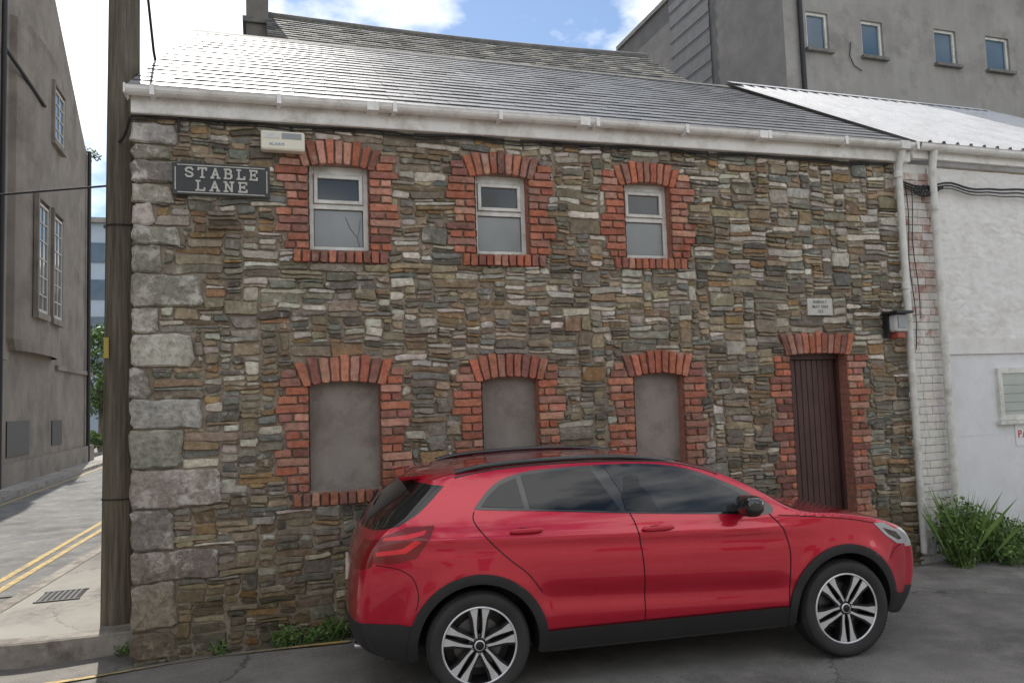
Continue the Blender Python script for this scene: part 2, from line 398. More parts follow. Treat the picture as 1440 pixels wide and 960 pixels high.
for o in opens:
    for xx,s_ in ((o[0]+.003,1),(o[1]-.003,-1)):
        nzc=max(1,round((o[3]-o[2])/.073))
        for k in range(nzc):
            a=o[2]+k*(o[3]-o[2])/nzc;b2=a+(o[3]-o[2])/nzc; n=len(v); e=random.uniform(0,.004)*s_
            v+=[(xx+e,-.02,a+.004),(xx+e,.2,a+.004),(xx+e,.2,b2-.004),(xx+e,-.02,b2-.004)]; f.append((n,n+1,n+2,n+3))
mk('brick_reveals',v,f,M_rev,SB)
for xa,xb in W_up:
    za,zb=3.285,4.046; w=xb-xa; y=.075; fl=[]
    tw=.045; zt=za+.40
    fl+=[(xa,xa+tw,y,y+.06,za,zb),(xb-tw,xb,y,y+.06,za,zb),(xa+tw,xb-tw,y,y+.06,za,za+tw),(xa+tw,xb-tw,y,y+.06,zb-tw-.03,zb),(xa+tw,xb-tw,y+.001,y+.06,zt-.022,zt+.022)]
    s0=xa+tw+.004;s1=xb-tw-.004;t0=zt+.025;t1=zb-tw-.034;q=.032
    fl+=[(s0,s0+q,y-.018,y+.03,t0,t1),(s1-q,s1,y-.018,y+.03,t0,t1),(s0+q,s1-q,y-.018,y+.03,t0,t0+q),(s0+q,s1-q,y-.018,y+.03,t1-q,t1)]
    o=boxes('window_frame',fl,M_upvc,SB); md=o.modifiers.new('b','BEVEL'); md.width=.004; md.segments=2
    box('sash_gasket',s0+q-.001,s1-q+.001,y+.008,y+.012,t0+q-.001,t1-q+.001,M_black,SB)
    mk('glass_upper',[(s0+q+.006,y+.006,t0+q+.006),(s1-q-.006,y+.006,t0+q+.006),(s1-q-.006,y+.006,t1-q-.006),(s0+q+.006,y+.006,t1-q-.006)],[(0,1,2,3)],G_dark,SB)
    box('window_seal',xa+tw-.001,xb-tw+.001,y+.022,y+.028,za+tw-.004,zt-.02,M_black,SB)
    mk('glass_lower',[(xa+tw+.008,y+.020,za+tw+.006),(xb-tw-.008,y+.020,za+tw+.006),(xb-tw-.008,y+.020,zt-.030),(xa+tw+.008,y+.020,zt-.030)],[(0,1,2,3)],G_light,SB)
for i_,(xa,xb) in enumerate(W_lo):
    mk('blocked_panel',[(xa,.085,1.2),(xb,.085,1.2),(xb,.085,2.16),(xa,.085,2.16)],[(0,1,2,3)],M_render,SB)
    box('panel_sill',xa,xb,-.02,.09,1.2,1.235,M_render,SB)
tube('pane_crack',[(1.80,.092,3.34),(1.78,.092,3.42),(1.72,.092,3.5),(1.68,.092,3.6)],.0018,M_black,SB)
tube('pane_crack_2',[(1.78,.092,3.42),(1.80,.092,3.5),(1.81,.092,3.58)],.0013,M_black,SB)
pl=[]; n=9; w=(6.93-6.205-.08)/n
for k in range(n): pl.append((6.245+k*w+.003,6.245+(k+1)*w-.003,.14,.18,-.05,2.25))
o=boxes('door_planks',pl,M_door,SB); md=o.modifiers.new('b','BEVEL'); md.width=.004
box('door_back',6.2,6.94,.165,.19,-.05,2.33,M_black,SB)
boxes('door_frame',[(6.207,6.243,.10,.2,-.05,2.32),(6.892,6.928,.10,.2,-.05,2.32),(6.243,6.892,.10,.2,2.255,2.32)],M_door,SB)
box('door_step',6.2,6.93,-.06,.2,-.1,.06,M_kerb,SB)
def sweepx(name,prof,x0,x1,mat,parent,nseg=16,close=False,zf=lambda x:.012*x,smooth=False):
    v=[];f=[];m_=len(prof)
    for i in range(nseg+1):
        x=x0+(x1-x0)*i/nseg
        wob=.004*noise.noise((x*.8,1,1))
        for (y,z) in prof: v.append((x,y,z+zf(x)+wob))
    for i in range(nseg):
        for k in range(m_ if close else m_-1):
            k2=(k+1)%m_; f.append((i*m_+k,i*m_+k2,(i+1)*m_+k2,(i+1)*m_+k))
    if close: f+= [tuple(range(m_)),tuple(range(nseg*m_,nseg*m_+m_))[::-1]]
    return mk(name,v,f,mat,parent,smooth=smooth)
sweepx('fascia',[(-.02,4.345),(-.095,4.345),(-.10,4.355),(-.10,4.50),(-.02,4.50)],-.02,7.92,M_fascia,SB,close=True)
gp=[(-.105,4.535)]+[(-.165+.058*math.cos(a),4.525+.058*math.sin(a)-.004) for a in [math.pi*(-k/8) for k in range(9)]]+[(-.228,4.528),(-.219,4.528),(-.216,4.52)]+[(-.165+.05*math.cos(a),4.525+.05*math.sin(a)-.004) for a in [math.pi*(-1+k/8) for k in range(9)]]
sweepx('gutter',gp,-.05,7.95,M_fascia,SB,nseg=24)
br=[]
for k in range(9):
    x=.15+k*.97; z=4.525+.012*x
    br.append((x-.018,x+.018,-.232,-.098,z-.075,z-.045)); br.append((x-.018,x+.018,-.236,-.226,z-.075,z+.012))
for x in (1.9,3.9,5.9): br.append((x-.05,x+.05,-.23,-.10,4.455+.012*x,4.532+.012*x))
boxes('gutter_brackets',br,M_fascia,SB)
box('gutter_end',-.058,-.045,-.228,-.10,4.46,4.535,M_fascia,SB)
v=[];f=[];c=[]
y0,zz0=-.19,4.535; y1,zz1=3.29,6.66
sl=math.hypot(y1-y0,zz1-zz0); uy,uz=(y1-y0)/sl,(zz1-zz0)/sl; ny,nz_=-uz,uy
rows=20; ex=sl/rows
for r in range(rows):
    s0=r*ex; x=-.03+ (.245*(s0/sl)) - (.14 if r%2 else 0)
    xl=-.03+.245*(s0/sl)
    while x<7.93:
        w=.28; a=max(x,xl); b2=min(x+w,7.93); x+=w
        if b2-a<.03: continue
        g=.0022; h0=.0125+random.uniform(-.001,.003); h1=.002+random.uniform(-.001,.001); d=random.uniform(-.004,.004)
        k=random.uniform(.82,1.16); cc=(.15*k,.155*k,.163*k,1)
        n=len(v)
        def PT(xx,s,h): return (xx,y0+uy*s+ny*h,zz0+uz*s+nz_*h+.009*xx*(1-s/sl))
        v+=[PT(a+g,s0+d,h0),PT(b2-g,s0+d,h0+random.uniform(-.0015,.0015)),PT(b2-g,s0+ex+.01,h1),PT(a+g,s0+ex+.01,h1),PT(a+g,s0+d,h0-.009),PT(b2-g,s0+d,h0-.009)]
        f+=[(n,n+1,n+2,n+3),(n+4,n+5,n+1,n)]; c+=[cc]*6
mk('roof_slates',v,f,M_slate,SB,cols=c)
mk('roof_base',[(-.02,y0+.03,zz0-.015),(7.92,y0+.03,zz0+.055),(7.92,y1,zz1-.02),(.22,y1,zz1-.02),(7.92,6.7,4.55),(.46,6.7,4.45)],[(0,1,2,3),(3,2,4,5)],M_slate2,SB)
sweepx('ridge_tiles',[(y1-.11,zz1-.055),(y1-.02,zz1+.012),(y1+.02,zz1+.012),(y1+.11,zz1-.055)],.21,7.92,M_slate2,SB,nseg=20,zf=lambda x:.002*x)
mk('verge_board',[(-.035,y0,zz0-.13),(-.035,y0,zz0-.0),(.215,y1,zz1-.0),(.215,y1,zz1-.12)],[(0,1,2,3)],M_fascia,SB)

sg=group('street_name_sign')
box('plate',.28,1.04,-.062,-.04,3.70,3.97,plain('sign_black',(.035,.038,.038),.45),sg,bev=.006)
M_let=gmat('letter_paint',(.42,.41,.37),(.55,.54,.49),scale=20,rough=.6,bmp=0)
boxes('border',[(.32,1.00,-.068,-.060,3.945,3.953),(.32,1.00,-.068,-.060,3.717,3.725),(.30,.308,-.068,-.060,3.74,3.93),(1.012,1.02,-.068,-.060,3.74,3.93)],M_let,sg)
def text(name,s,x,y,z,size,mat,parent,ext=.004,off=.002,sx=1):
    t=bpy.data.curves.new(name,'FONT'); t.body=s; t.size=size; t.extrude=ext; t.offset=off; t.align_x='CENTER'; t.align_y='CENTER'; t.space_character=1.15
    t.materials.append(mat); o=bpy.data.objects.new(name,t); COL.objects.link(o); o.location=(x,y,z); o.rotation_euler=(rad(90),0,0); o.scale=(sx,1,1); o.parent=parent
    return o
GL={'S':[[(.9,.78),(.7,.97),(.3,.97),(.1,.8),(.15,.62),(.5,.5),(.85,.38),(.9,.2),(.7,.03),(.3,.03),(.1,.22)]],
'T':[[(.5,0),(.5,1)],[(.05,1),(.95,1)],[(.05,.8),(.05,1)],[(.95,.8),(.95,1)],[(.3,0),(.7,0)]],
'A':[[(.12,0),(.5,1),(.88,0)],[(.27,.35),(.73,.35)],[(0,0),(.28,0)],[(.72,0),(1,0)]],
'B':[[(.2,0),(.2,1),(.65,1),(.82,.85),(.82,.67),(.65,.53),(.2,.53)],[(.65,.53),(.9,.38),(.9,.16),(.7,0),(.05,0)],[(.05,1),(.3,1)]],
'L':[[(.25,1),(.25,0),(.92,0),(.92,.25)],[(.05,1),(.45,1)],[(.05,0),(.4,0)]],
'E':[[(.2,0),(.2,1),(.88,1),(.88,.8)],[(.2,.52),(.65,.52)],[(.05,0),(.9,0),(.9,.22)],[(.65,.4),(.65,.64)],[(.05,1),(.3,1)]],
'N':[[(.18,0),(.18,1),(.82,0),(.82,1)],[(0,0),(.36,0)],[(0,1),(.25,1)],[(.64,1),(1,1)]]}
def cast(word,x0,x1,z0,z1,lw):
    n=len(word); cw=(x1-x0)/n; w=cw*.66; v=[];f=[]
    for i,ch in enumerate(word):
        ox=x0+i*cw+(cw-w)/2
        for st in GL[ch]:
            P=[(ox+p[0]*w,z0+p[1]*(z1-z0)) for p in st]
            for a,b in zip(P[:-1],P[1:]):
                d=np.array(b)-np.array(a); l=np.linalg.norm(d); d/=l; e=d*lw*.35; nrm=np.array([-d[1],d[0]])*lw/2
                q=[np.array(a)-e-nrm,np.array(b)+e-nrm,np.array(b)+e+nrm,np.array(a)-e+nrm]; k=len(v); yy=-.070-random.uniform(0,.0012)
                v+=[(p[0],yy,p[1]) for p in q]+[(p[0],-.06,p[1]) for p in q]
                f+=[(k,k+1,k+2,k+3),(k,k+4,k+5,k+1),(k+1,k+5,k+6,k+2),(k+2,k+6,k+7,k+3),(k+3,k+7,k+4,k)]
    return mk('lettering_'+word.lower(),v,f,M_let,sg)
cast('STABLE',.36,.96,3.850,3.927,.0145); cast('LANE',.44,.88,3.742,3.819,.0145)
ab=group('alarm_box')
M_cream=gmat('cream_plastic',(.70,.66,.53),(.78,.74,.62),scale=6,rough=.4,bmp=0)
box('housing',.97,1.33,-.13,-.03,4.10,4.27,M_cream,ab,bev=.02)
box('label',1.0,1.12,-.134,-.129,4.20,4.25,M_upvc,ab); box('lens',1.14,1.30,-.134,-.129,4.20,4.25,G_light,ab)
text('brand_text','ALARM',1.10,-.132,4.15,.035,plain('blue_ink',(.1,.2,.4)),ab,ext=.0005,off=0)
pq=group('date_plaque')
box('slab',6.46,6.78,-.035,.0,2.715,2.895,gmat('plaque_stone',(.46,.45,.41),(.58,.57,.53),scale=12,rough=.9,bmp=.3),pq,bev=.004)
for i,s_ in enumerate(['REBUILT','MAY 2003','223']): text('line','%s'%s_,6.62,-.037,2.855-.05*i,.042,plain('ink',(.12,.11,.10)),pq,ext=.0008,off=.0005)
fl_=group('flood_lamp')
box('hood',7.43,7.66,-.25,-.03,2.715,2.745,M_black,fl_,bev=.006); box('body',7.47,7.64,-.19,-.03,2.52,2.712,gmat('lamp_white',(.55,.55,.55),(.65,.65,.65),bmp=0),fl_,bev=.03); box('lens',7.49,7.62,-.20,-.188,2.56,2.69,G_light,fl_); box('base',7.50,7.61,-.17,-.03,2.45,2.517,plain('rust_red',(.35,.08,.05)),fl_,bev=.015); box('side_plate',7.44,7.465,-.10,-.03,2.46,2.71,M_black,fl_)
dp=group('drainpipe')
tube('pipe',[(7.74,-.165,4.60),(7.74,-.165,4.50),(7.74,-.11,4.38),(7.74,-.10,4.30),(7.72,-.10,.14)],.038,M_upvc,dp)
for z in (4.25,3.0,1.7,.6): tube('collar',[(7.73,-.10,z),(7.73,-.10,z+.07)],.046,M_upvc,dp)
boxes('hopper',[(7.68,7.80,-.235,-.10,4.54,4.63)],M_upvc,dp)
cb=group('wall_cables')
def wig(a,b,n,amp,sag=0):
    out=[]
    for i in range(n+1):
        t=i/n; p=[a[k]*(1-t)+b[k]*t for k in range(3)]; p[2]+=amp*noise.noise((p[0]*2.3,5,p[2]))-sag*4*t*(1-t); out.append(p)
    return out
tube('cable_eaves',wig((-.03,-.05,4.33),(7.65,-.05,4.41),60,.03),.009,M_cable,cb)
tube('cable_eaves_2',wig((-.03,-.045,4.30),(7.65,-.045,4.39),60,.05),.006,M_cable,cb)
tube('cable_to_pole',wig((-.23,.7,4.36),(-.03,-.05,4.32),12,.02,.05),.011,M_cable,cb)
tube('cable_drop',wig((.33,-.05,4.34),(.33,-.05,4.22),4,.0),.01,M_cable,cb)
for k in range(2): tube('cable_r',[(7.86+.06*k+.02*math.sin(i*.9+k),-.06-.01*k,4.2-.17*i) for i in range(12-2*k)],.005,M_cable,cb)
for k in range(3): tube('cable_bundle',wig((7.80,-.07,4.22-.03*k),(10.5,-.09,4.20-.05*k),30,.08),.012-.003*k,M_cable,cb)
for k in range(7):
    a=k*.9; tube('cable_knot',[(8.05+.12*math.cos(a+i*.7)+.03*i,-.09-.01*math.sin(i),4.12+.06*math.sin(a+i*.9)) for i in range(8)],.009,M_cable,cb)
ch_=group('overhead_cable')
tube('wire',[(.02,.4,6.6),(.0,.55,5.9),(.03,.9,5.3),(.06,1.6,4.95)],.012,M_cable,ch_)
ch2=group('overhead_cable')
tube('wire',[(-14+.9*i,5.5-.29*i,4.1-.25*math.sin(math.pi*i/16)) for i in range(17)],.010,M_cable,ch2)

# ------------------------------------------------------------------ white building (right)
WB=group('white_outbuilding')
v=[];f=[];nX,nZ=260,170
for j in range(nZ+1):
    z=2.44+(4.42-2.44)*j/nZ
    for i in range(nX+1):
        x=8.24+(12.98-8.24)*i/nX
        p=Vector((x*4.2,z*7.5,0))+noise.noise_vector((x*3,z*4,0))*.9
        ds=noise.voronoi(p)[0]; e=min(.22,ds[1]-ds[0])/.22
        dep=.010*(.4+.6*noise.noise((x*1.7,z*1.7,9)))
        v.append((x,-.012-dep*ss(0,1,e)-.009*noise.noise((x*3,z*4,0))-.007*noise.noise((x*11,z*13,0))-.003*noise.noise((x*28,z*28,0)),z))
for j in range(nZ):
    for i in range(nX): a=j*(nX+1)+i; f.append((a,a+1,a+nX+2,a+nX+1))
mk('whitewashed_wall',v,f,M_white,WB,smooth=True)
PB=Blocks()
zc=0.0
while zc<4.3:
    h=.085
    xx=7.79-(.0 if int(zc/h)%2 else .05)
    while xx<8.24:
        w=random.uniform(.12,.22); PB.add([(xx+.002,zc+.002),(min(xx+w,8.26)-.002,zc+.002),(min(xx+w,8.26)-.002,zc+h-.002),(xx+.002,zc+h-.002)],.02,vary(random.choice([(.62,.59,.55),(.45,.28,.22),(.56,.48,.42),(.34,.17,.12)]) if zc>2.2 else (.68,.66,.60),.04),jit=.002,cut=.006,inset=.004,tilt=.001); xx+=w
    zc+=h
PB.obj('painted_brick_edge',attrmat('painted_brick',lichen=(.70,.68,.64),lo=.38,hi=.52,big=(.88,1.05)),WB)
box('edge_core',7.78,8.28,.0,.3,-.1,4.45,M_white,WB)
box('lintel',8.26,13.0,-.045,.05,2.27,2.445,M_white,WB)
box('door_panel',8.30,9.75,-.02,.0,.02,2.268,M_panel,WB); box('door_panel',9.757,11.2,-.02,.0,.02,2.268,M_panel,WB)
box('panel_gap',8.26,8.298,-.01,.0,-.05,2.268,M_black,WB); box('wall_core',8.28,13,.001,.3,-.1,4.45,M_mortar,WB)
box('wall_low',11.21,13,-.02,.0,-.1,2.268,M_white,WB)
boxes('panel_battens',[(8.30,9.75,-.024,-.019,1.35,1.353),(8.30,8.32,-.03,-.019,.03,2.26)],M_panel,WB)
boxes('window_frame',[(9.02,9.08,-.06,-.02,1.50,2.10),(9.62,9.68,-.06,-.02,1.50,2.10),(9.08,9.62,-.06,-.02,1.50,1.56),(9.08,9.62,-.06,-.02,2.04,2.10),(8.98,9.72,-.09,-.02,1.455,1.497)],M_upvc,WB)
mk('window_glass',[(9.08,-.035,1.56),(9.62,-.035,1.56),(9.62,-.035,2.04),(9.08,-.035,2.04)],[(0,1,2,3)],glassmat('blind_glass',(.38,.42,.38),.1),WB)
boxes('window_slats',[(9.09,9.61,-.037,-.0355,1.60+.1*k,1.606+.1*k) for k in range(4)],M_render,WB)
ps=group('parking_sign')
box('board',9.25,9.85,-.03,-.021,1.20,1.50,plain('sign_white',(.75,.75,.75),.4),ps)
M_red=plain('sign_red',(.55,.03,.03),.4)
text('lettering','PARKING',9.56,-.032,1.33,.12,M_red,ps,ext=.001,off=.002)
sweepx('fascia',[(-.02,4.40),(-.10,4.40),(-.10,4.52),(-.02,4.52)],7.96,13,M_fascia,WB,close=True,zf=lambda x:.09)
sweepx('gutter',gp,7.98,13,M_fascia,WB,nseg=20,zf=lambda x:.10)
v=[];f=[];prof=[];x=7.95
while x<13.2:
    prof+=[(x,0),(x+.13,0),(x+.145,.028),(x+.175,.028)]; x+=.2
for s,(yy,zz) in enumerate([(-.2,4.645),(3.30,6.735)]):
    for (xx,h) in prof: v.append((xx,yy-h*.55,zz+h*.83))
n=len(prof)
for i in range(n-1): f.append((i,i+1,n+i+1,n+i))
mk('sheet_roof',v,f,M_metal,WB)
mk('roof_back',[(7.95,3.30,6.72),(13.2,3.30,6.72),(13.2,6.8,4.7),(7.95,6.8,4.7)],[(0,1,2,3)],M_metal,WB)
mk('ridge_cap',[(7.93,3.12,6.67),(13.2,3.12,6.67),(13.2,3.30,6.775),(7.93,3.30,6.775),(7.93,3.5,6.66),(13.2,3.5,6.66)],[(0,1,2,3),(3,2,5,4)],M_metal,WB)
box('far_wall',12.95,13.1,.3,6.5,0,4.7,M_white,WB)
dp2=group('drainpipe')
tube('pipe',[(8.22,-.16,4.62),(8.22,-.12,4.45),(8.21,-.11,4.3),(8.20,-.11,.3)],.042,M_upvc,dp2)
for z in (3.9,2.4,1.0): tube('collar',[(8.21,-.11,z),(8.21,-.11,z+.07)],.05,M_upvc,dp2)

# ------------------------------------------------------------------ rear slate building
RB=group('rear_slate_house')
v=[];f=[]
nX,nY=40,24
for j in range(nY+1):
    for i in range(nX+1):
        t=j/nY; x=1.12+(8.75-1.12)*i/nX; u=i/nX
        v.append((x,4.0+3.5*t,6.55+2.5*t-.07*math.sin(math.pi*u)*t+.06*u*t))
for j in range(nY):
    for i in range(nX): a=j*(nX+1)+i; f.append((a,a+1,a+nX+2,a+nX+1))
mk('roof_base',v,f,M_slate2,RB)
v=[];f=[];c=[];rows=22
for r in range(rows):
    x=1.12-(.12 if r%2 else 0)
    while x<8.8:
        a=max(1.12,x);b2=min(8.8,x+.24);x+=.24
        if b2-a<.03: continue
        t0=r/rows;t1=(r+1)/rows+.01;k=random.uniform(.6,1.35);cc=random.choice([(.15,.15,.145),(.15,.15,.145),(.22,.21,.18),(.10,.10,.10)])
        def Q(xx,t,h):
            u=(xx-1.12)/7.63; return (xx,4.0+3.5*t-.58*h,6.55+2.5*t-.07*math.sin(math.pi*u)*t+.06*u*t+.81*h)
        n=len(v); h=.03+random.uniform(0,.010)
        v+=[Q(a+.003,t0,h),Q(b2-.003,t0,h+random.uniform(-.002,.002)),Q(b2-.003,t1,.012),Q(a+.003,t1,.012),Q(a+.003,t0,.01),Q(b2-.003,t0,.01)]
        f+=[(n,n+1,n+2,n+3),(n+4,n+5,n+1,n)]; c+=[(cc[0]*k,cc[1]*k,cc[2]*k,1)]*6
mk('roof_slates',v,f,attrmat('old_roof_slate',rough=.75,fine=(.6,1.3),bmp=.5,lichen=(.3,.28,.22),spec=.3),RB,cols=c)
tube('ridge',[(1.1+.3*i,7.5,9.07-.07*math.sin(math.pi*i/26)+.06*i/26) for i in range(27)],.07,M_slate2,RB)
mk('walls',[(1.2,4.1,0),(8.7,4.1,0),(8.7,4.1,6.6),(1.2,4.1,6.6),(1.2,11,0),(8.7,11,0),(8.7,11,6.6),(1.2,11,6.6),(1.2,7.5,9.0),(8.7,7.5,9.0)],[(0,1,2,3),(0,4,7,8,3),(1,5,6,9,2),(4,5,6,7),(8,9,6,7)],M_render,RB)
box('chimney_stack',.78,1.16,7.2,7.9,6.0,11.6,gmat('chimney_render',(.13,.12,.11),(.2,.19,.17),scale=3,bmp=.4),RB)
box('chimney_cap',.72,1.22,7.14,7.96,8.75,8.85,M_slate2,RB)

# ------------------------------------------------------------------ tall grey building
TG=group('grey_rendered_building')
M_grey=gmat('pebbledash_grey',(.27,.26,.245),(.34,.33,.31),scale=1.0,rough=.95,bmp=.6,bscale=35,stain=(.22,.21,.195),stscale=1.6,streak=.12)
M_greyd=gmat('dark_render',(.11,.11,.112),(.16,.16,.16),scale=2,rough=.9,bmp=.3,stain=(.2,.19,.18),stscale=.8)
wins=[(11.81,12.37,8.96,9.77),(13.23,13.80,8.95,9.75),(15.24,15.86,9.0,9.80),(16.74,17.45,9.01,9.81)]
XA,XB=11.25,24
cx=sorted(set([XA,XB]+[w_[0] for w_ in wins]+[w_[1] for w_ in wins])); cz=sorted(set([0,12.2]+[w_[2] for w_ in wins]+[w_[3] for w_ in wins]))
v=[];f=[]
for i in range(len(cx)-1):
    for j in range(len(cz)-1):
        mx=(cx[i]+cx[i+1])/2;mz=(cz[j]+cz[j+1])/2
        if any(o[0]<mx<o[1] and o[2]<mz<o[3] for o in wins): continue
        n=len(v); v+=[(cx[i],6,cz[j]),(cx[i+1],6,cz[j]),(cx[i+1],6,cz[j+1]),(cx[i],6,cz[j+1])]; f.append((n,n+1,n+2,n+3))
for o in wins:
    n=len(v); v+=[(o[0],6,o[2]),(o[1],6,o[2]),(o[1],6,o[3]),(o[0],6,o[3]),(o[0],6.2,o[2]),(o[1],6.2,o[2]),(o[1],6.2,o[3]),(o[0],6.2,o[3])]
    f+=[(n,n+1,n+5,n+4),(n+1,n+2,n+6,n+5),(n+2,n+3,n+7,n+6),(n+3,n,n+4,n+7)]
mk('front_wall',v,f,M_grey,TG)
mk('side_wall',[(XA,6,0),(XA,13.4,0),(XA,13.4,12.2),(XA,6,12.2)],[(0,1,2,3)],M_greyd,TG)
mk('roof_back',[(XA,6,12.2),(XB,6,12.2),(XB,13.4,12.2),(XA,13.4,12.2)],[(0,1,2,3)],M_slate2,TG)
box('back_wall',XA,XB,13.35,13.4,0,12.19,M_greyd,TG)
box('parapet',XA-.06,XB,5.95,13.45,12.2,12.32,M_slate2,TG)
boxes('slate_hung_bands',[(XA-.03-.01*(k%2),XA-.002,8.6,10.4,6.0+.2*k,6.2+.2*k-.006) for k in range(31)],gmat('slate_cladding',(.065,.07,.075),(.11,.115,.12),bmp=.2,rough=.6),TG)
box('side_render_patch',XA-.05,XA-.002,10.6,13.3,4,8.6,M_slate2,TG)
for w_ in wins:
    a,b2,c0,d0=w_; t=.055
    boxes('window_frame',[(a,a+t,6.05,6.12,c0,d0),(b2-t,b2,6.05,6.12,c0,d0),(a+t,b2-t,6.05,6.12,c0,c0+t),(a+t,b2-t,6.05,6.12,d0-t,d0)],M_upvc,TG)
    mk('window_glass',[(a+t,6.09,c0+t),(b2-t,6.09,c0+t),(b2-t,6.09,d0-t),(a+t,6.09,d0-t)],[(0,1,2,3)],G_blue,TG)
    box('window_sill',a-.06,b2+.06,5.9,6.02,c0-.07,c0-.002,M_slate2,TG)
tube('drainpipe',[(11.62,5.93,12),(11.62,5.93,4)],.05,M_cable,TG)
tube('roof_wire',[(12.9,5.97,9.2),(12.85,5.97,8.9),(12.95,5.97,8.7),(13.15,5.97,8.6)],.010,M_cable,TG)

# ------------------------------------------------------------------ left building
LB=group('tall_townhouse')
M_lb=gmat('weathered_brown_render',(.185,.16,.135),(.27,.235,.20),scale=.9,rough=.95,bmp=.5,bscale=10,stain=(.145,.125,.105),stscale=.8,bdist=.02,streak=.08)
XL=-5.45
prof=[(-3,0),(-3,17),(6,17.5),(21.0,16.3),(22.2,15.4),(24.4,13.8),(26.6,12.2),(27.6,11.9),(27.6,0)]
v=[(XL,y,z) for y,z in prof]+[(XL-7,y,z) for y,z in prof]; n=len(prof)
f=[tuple(range(n)),tuple(range(2*n-1,n-1,-1))]+[(i,i+1,n+i+1,n+i) for i in range(n-1)]
mk('walls',v,f,M_lb,LB)
bv=[];bf=[];K=12
for (z,s_) in ((3.7,.9),(4.0,1),(12.7,1),(12.9,1.08),(13.1,.7)):
    for k in range(K+1):
        a=math.pi*k/K; bv.append((XL+.42*math.sin(a)**.7*s_,19.3-2.5*math.cos(a)*min(1,s_),z))
for j in range(4):
    for k in range(K): a=j*(K+1)+k; bf.append((a,a+1,a+K+2,a+K+1))
mk('bow_bay',bv,bf,M_lb,LB,smooth=False)
G_sash=glassmat('sash_glass',(.10,.11,.12))
M_sash=gmat('sash_paint',(.42,.41,.38),(.52,.51,.47),bmp=0)
def sashwin(yc,w,z0,z1,xo,cols=3,rows=6):
    x=XL+xo; L_=[(x,x+.05,yc-w/2,yc-w/2+.06,z0,z1),(x,x+.05,yc+w/2-.06,yc+w/2,z0,z1),(x,x+.05,yc-w/2+.06,yc+w/2-.06,z0,z0+.1),(x,x+.05,yc-w/2+.06,yc+w/2-.06,z1-.07,z1)]
    for k in range(1,cols): yy=yc-w/2+w*k/cols; L_.append((x+.005,x+.04,yy-.02,yy+.02,z0+.1,z1-.07))
    for k in range(1,rows): zz=z0+(z1-z0)*k/rows; L_.append((x+.01,x+.035,yc-w/2+.06,yc+w/2-.06,zz-.018,zz+.018))
    boxes('sash_window',L_,M_sash,LB)
    mk('glass',[(x+.012,yc-w/2+.05,z0+.05),(x+.012,yc+w/2-.05,z0+.05),(x+.012,yc+w/2-.05,z1-.05),(x+.012,yc-w/2+.05,z1-.05)],[(0,1,2,3)],G_sash,LB)
    boxes('surround',[(x-.05,x+.10,yc-w/2-.16,yc+w/2+.16,z0-.18,z0-.003),(x-.05,x+.07,yc-w/2-.14,yc-w/2-.003,z0,z1+.1),(x-.05,x+.07,yc+w/2+.003,yc+w/2+.14,z0,z1+.1),(x-.05,x+.08,yc-w/2-.14,yc+w/2+.14,z1+.103,z1+.22)],M_lb,LB)
sashwin(18.45,1.0,4.85,8.0,.43,2,6); sashwin(20.15,1.0,4.85,8.0,.43,2,6)
sashwin(20.2,1.2,10.4,12.0,.43,2,4)
box('low_window',XL,XL+.03,16.9,19.0,.85,1.8,M_black,LB); box('low_window',XL,XL+.03,21.6,22.9,.95,1.75,M_black,LB)
tube('drainpipe',[(XL+.12,15.9,.1),(XL+.12,15.9,17)],.07,M_cable,LB); tube('drainpipe',[(XL+.12,26.6,.1),(XL+.12,26.6,12.2)],.07,M_cable,LB)
tube('drainpipe_branch',[(XL+.12,15.9,11.6),(XL+.3,17.0,11.3),(XL+.46,18.5,11)],.05,M_cable,LB)
boxes('string_course',[(XL,XL+.12,-3,16.6,3.4,3.6),(XL,XL+.1,22,27.6,3.4,3.55),(XL,XL+.14,-3,27.65,.1,.7)],M_lb,LB)
box('chimney',XL-.8,XL+.06,20.2,21.4,16.0,18.5,M_lb,LB)
DB=group('distant_office_block')
M_db=gmat('pale_blue_cladding',(.34,.42,.50),(.40,.48,.56),scale=.5,bmp=0,rough=.6)
box('body',-24,-7.5,62,80,0,17.2,M_db,DB); 
boxes('window_bands',[(-23,-8,61.9,61.99,2+3*k,3.6+3*k) for k in range(5)],G_blue,DB)
box('roof_slab',-24.5,-7.3,61.5,80.5,17.2,17.6,M_grey,DB)
DB2=group('distant_brick_house')
box('body',-5.35,2,44,54,0,9,gmat('far_brick',(.28,.14,.1),(.34,.2,.15),bmp=0),DB2)
boxes('windows',[(-4.6+2*k,-3.6+2*k,43.95,43.99,1.2+3*j,2.8+3*j) for k in range(3) for j in range(2)],G_dark,DB2)
mk('roof',[(-5.6,43.7,9),(2.2,43.7,9),(2.2,49,11.5),(-5.6,49,11.5),(2.2,54.3,9),(-5.6,54.3,9)],[(0,1,2,3),(3,2,4,5)],M_slate2,DB2)

